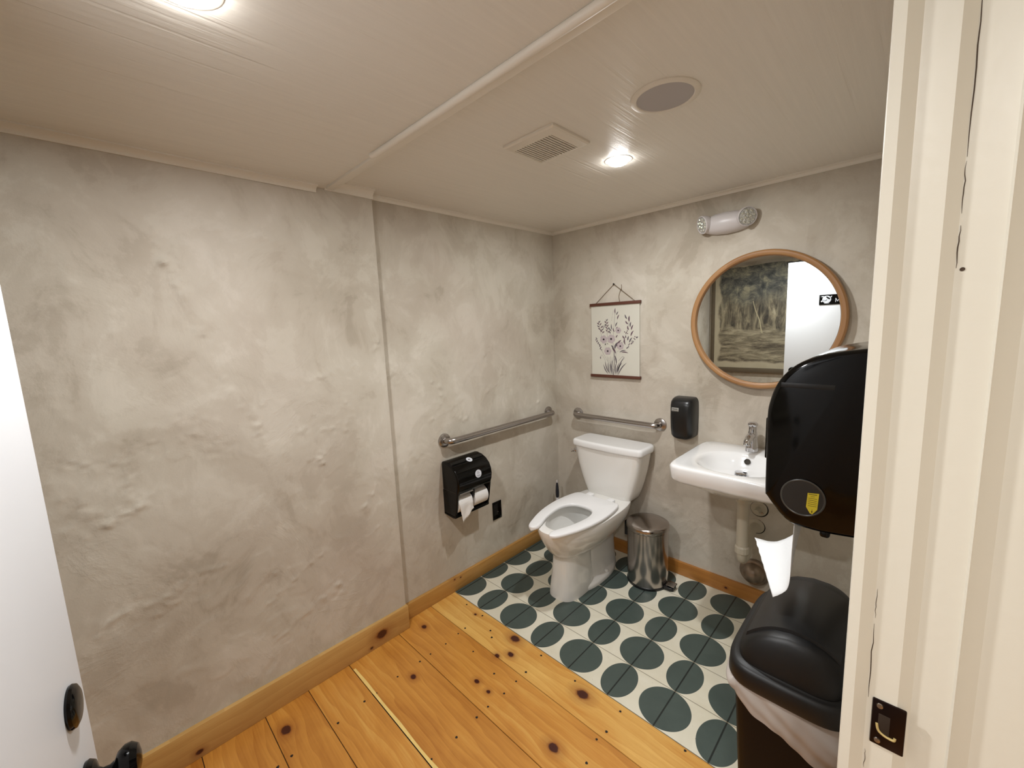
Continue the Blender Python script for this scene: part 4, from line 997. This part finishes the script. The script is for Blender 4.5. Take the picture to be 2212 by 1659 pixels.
for k in range(7):
    z = 1.1235 - k * .0047; hw = .0085 if k != 1 else .004
    mb.poly([(1.7365 - hw, yy, z), (1.7365 + hw, yy, z + .0012), (1.7365 + hw, yy, z + (.0024 if k else .0032)), (1.7365 - hw, yy, z + (.0012 if k else .002))])
mb.poly([(1.7360, yy, 1.080), (1.7368, yy, 1.080), (1.7372, yy, 1.0885), (1.7362, yy, 1.0885)]); mb.poly([(1.7345, yy, 1.084), (1.7364, yy, 1.0785), (1.7383, yy, 1.084)])
mb.build('print', YELK, st_, smooth=False)
# the sheet that hangs from it
mb = MB(); A = []
near = bez([(1.7, 0, 1.030), (1.698, 0, .960), (1.697, 0, .885), (1.693, 0, .856), (1.683, 0, .838), (1.662, 0, .817)], 6)
far = bez([(1.7, 0, 1.030), (1.690, 0, .975), (1.676, 0, .925), (1.655, 0, .893), (1.615, 0, .862), (1.563, 0, .857)], 6)
for k, (a, b) in enumerate(zip(near, far)):
    row = []
    for j in range(15):
        s_ = j / 14; ss = s_ * s_ * (3 - 2 * s_)
        p = a.lerp(b, s_); y = -1.200 + .22 * s_
        jag = .0022 * math.sin(j * 3.1) if k == len(near) - 1 else 0
        row.append((p.x + jag, y, p.z + .0012 * noise.noise(Vector((k * .5, j * .6, 1)))))
    A.append(row)
mb.rings(A, close=False, cap0=False, cap1=False)
ps = mb.build('paper_towel', TOWEL, angle=80, props=T('white paper towel sheet curling out of the black dispenser', 'paper towel'), root=(1.69, -1.09, .95))
md = ps.modifiers.new('thick', 'SOLIDIFY'); md.thickness = .0007

# ------------------------------------------------------------------ big bin
bx0, bx1, by0, by1 = 1.582, 1.850, -1.335, -.925
bn = thing('trash_can', 'tall dark bin with black domed swing lid below the towel dispenser', 'bin', ((bx0 + bx1) / 2, (by0 + by1) / 2, 0))
mb = MB(); mb.rings([rrect(.0005, bx0 + .045, bx1 - .045, by0 + .055, by1 - .055, .03), rrect(.01, bx0 + .042, bx1 - .042, by0 + .052, by1 - .052, .03), rrect(.64, bx0 + .016, bx1 - .016, by0 + .018, by1 - .018, .03)], True, True, True)
mb.build('body', BINB, bn, angle=60)
def lr(z, i, n=5, dome=0):
    cx, cy = (bx0 + bx1) / 2, (by0 + by1) / 2
    return sring(cx, cy, z, (bx1 - bx0) / 2 - i, (by1 - by0) / 2 - i, n, 64)
mb = MB(); mb.rings([lr(.634, .004), lr(.632, 0), lr(.640, -.003), lr(.672, -.001), lr(.680, .003), lr(.683, .010), lr(.684, .018), lr(.688, .021)], True, True, True)
mb.build('lid_rim', BLACKM, bn, angle=60)
cx, cy = (bx0 + bx1) / 2, (by0 + by1) / 2
ia, ib = (bx1 - bx0) / 2 - .018, (by1 - by0) / 2 - .018
def crown(x): return .036 + .064 * (1 - abs(x - .12) ** 2.2)         # arch across the lid, x in -1..1
mb = MB(); G = []
for lv in range(17):
    t = lv / 16; ring = []
    for p in sring(0, 0, 0, 1, 1, 5, 80):
        k = min(1, lv / 6); sc = (1 - .16 * k ** 1.4) if lv <= 6 else .84 * (1 - (lv - 6) / 10)
        x, y = p.x * sc * (1 + .06 * k * (1 if lv <= 6 else 0)), p.y * sc
        z = .686 + crown(x) * (math.sin(k * pi / 2) ** .9) * (1 - .06 * y * y)
        ring.append((cx + ia * x, cy + ib * y, z))
    G.append(ring)
mb.rings(G, True, False, True); mb.build('lid_dome', BLACKM, bn, angle=40)
# hinged flap set into the crown
mb = MB(); rr = []
for j in range(13):
    v = -.74 + 1.36 * (0 if j == 0 else 1 if j == 12 else (.012 + .976 * (j - 1) / 10)); row = []
    for k in range(21):
        u = -.84 + 1.68 * (0 if k == 0 else 1 if k == 20 else (.012 + .976 * (k - 1) / 18)); edge = 0 if 0 < k < 20 and 0 < j < 12 else -.012
        row.append((cx + ia * u, cy + ib * v, .686 + crown(u) * (1 - .06 * v * v) + .0075 + edge))
    rr.append(row)
mb.rings(rr, close=False, cap0=False, cap1=False)
mb.build('swing_flap', mat('black_flap_plastic', S(14, 15, 17), .34, bump=(300, .1, .0005)), bn, angle=28)
# liner
LIN = mat('bin_liner_film', S(206, 196, 188), .4, trans=.15, alpha=.78, bump=(14, .3, .004))
mb = MB(); A = []; nseg = 240; NL = 14
for lv in range(NL + 1):
    t = lv / NL; row = []
    for k in range(nseg):
        th = 2 * pi * (k + .5) / nseg; c, s_ = math.cos(th), math.sin(th); q = (abs(c) ** 6 + abs(s_) ** 6) ** (-1 / 6); x, y = c * q, s_ * q
        front = max(0, -y) ** 6; w_ = x * .5 + .5
        drop = .034 + front * (.012 + .105 * w_ ** .8) + .05 * max(0, x) ** 6 + .003 * math.sin(th * 5)
        z = .640 - drop * t
        diag = (x * 5.2 + (z - .6) * 62)                          # long folds running down to the right
        fold = .0034 * math.sin(diag) + .0022 * math.sin(diag * 2.3 + 1.3) + .0012 * math.sin(th * 21)
        off = .001 + .013 * math.sin(pi * min(1, t * .9)) * (.5 + .5 * w_) + fold * t ** .5 - .006 * t * t
        if x < -.8 and y < -.2: off += .012 * math.sin(pi * min(1, t * 1.2))
        row.append((cx + x * ((bx1 - bx0) / 2 - .012 + off), cy + y * ((by1 - by0) / 2 - .014 + off), z))
    A.append(row)
mb.rings(A, True, False, False)
mb.build('bin_liner', LIN, angle=80, props=T('translucent white bag edge drooping below the black bin lid', 'bin bag'), root=(cx, cy, .62))

# ------------------------------------------------------------------ ceiling fixtures
def spot(c, rad, label):
    t = thing('ceiling_spot', label, 'ceiling light', c, 'round recessed ceiling lights')
    mb = MB(); mb.lathe([(rad + .018, -.0002), (rad + .018, .001), (rad + .010, .0025), (rad, .003), (rad - .002, .001)], c, (0, 0, -1), 56, False, False)
    mb.build('trim_ring', mat('lamp_trim_white', S(215, 208, 198), .4), t)
    mb = MB(); mb.lathe([(rad, .0005), (rad - .0005, .010), (rad - .006, .014), (rad * .5, .0155), (.0001, .016)], c, (0, 0, -1), 56, False, False)
    mb.build('diffuser', mat('lamp_diffuser', (1, 1, 1, 1), .5, emit=((1, .985, .975, 1), 70)), t)
spot(Vector(LAMP1), .036, 'small glowing round ceiling spot between the speaker and the back wall')
spot(Vector(LAMP2), .045, 'glowing round ceiling spot above the near floor, cut by the top edge')
# speaker
spk = Vector((1.322, -1.118, ZF))
t = thing('ceiling_speaker', 'round ceiling speaker with grey cloth grille', 'speaker', spk)
mb = MB(); mb.lathe([(.096, -.0002), (.096, .003), (.092, .0055), (.080, .006), (.078, .003)], spk, (0, 0, -1), 72, False, False); mb.build('ring', BEIGEP, t)
mb = MB(); mb.lathe([(.079, .0035), (.05, .0045), (.0001, .005)], spk, (0, 0, -1), 72, False, False); mb.build('grille', GRILLE, t)
# exhaust vent
t = thing('exhaust_vent', 'square slatted exhaust vent cover in the ceiling', 'vent', (.90, -1.14, ZF))
vx0, vx1, vy0, vy1 = .785, 1.012, -1.247, -1.037
gx0, gx1, gy0, gy1 = .808, .977, -1.212, -1.060
zl = ZF - .016
mb = MB()
out = [(vx0, vy0), (vx1, vy0), (vx1, vy1), (vx0, vy1)]; inn = [(gx0, gy0), (gx1, gy0), (gx1, gy1), (gx0, gy1)]
mid = [(vx0 + .006, vy0 + .006), (vx1 - .006, vy0 + .006), (vx1 - .006, vy1 - .006), (vx0 + .006, vy1 - .006)]
mb.rings([[(x, y, ZF - .0003) for x, y in out], [(x, y, ZF - .007) for x, y in out], [(x, y, ZF - .011) for x, y in mid], [(x, y, zl) for x, y in inn], [(x, y, ZF - .004) for x, y in inn]], True, False, False)
mb.build('cover', BEIGEP, t, angle=20)
mb = MB(); mb.box(gx0, gx1, gy0, gy1, ZF - .004, ZF - .001); mb.build('duct', mat('dusty_duct', S(30, 26, 18), .9, var=(60, .35)), t, smooth=False)
ns = 14
for k in range(ns):
    x = gx0 + (k + .5) * (gx1 - gx0) / ns
    mb = MB(); mb.rings([[(x - .0026, y, zl), (x + .0026, y, zl), (x + .0022, y, ZF - .008), (x - .0022, y, ZF - .008)] for y in (gy0, gy1)]); mb.build('slat', BEIGEP, t, smooth=False)
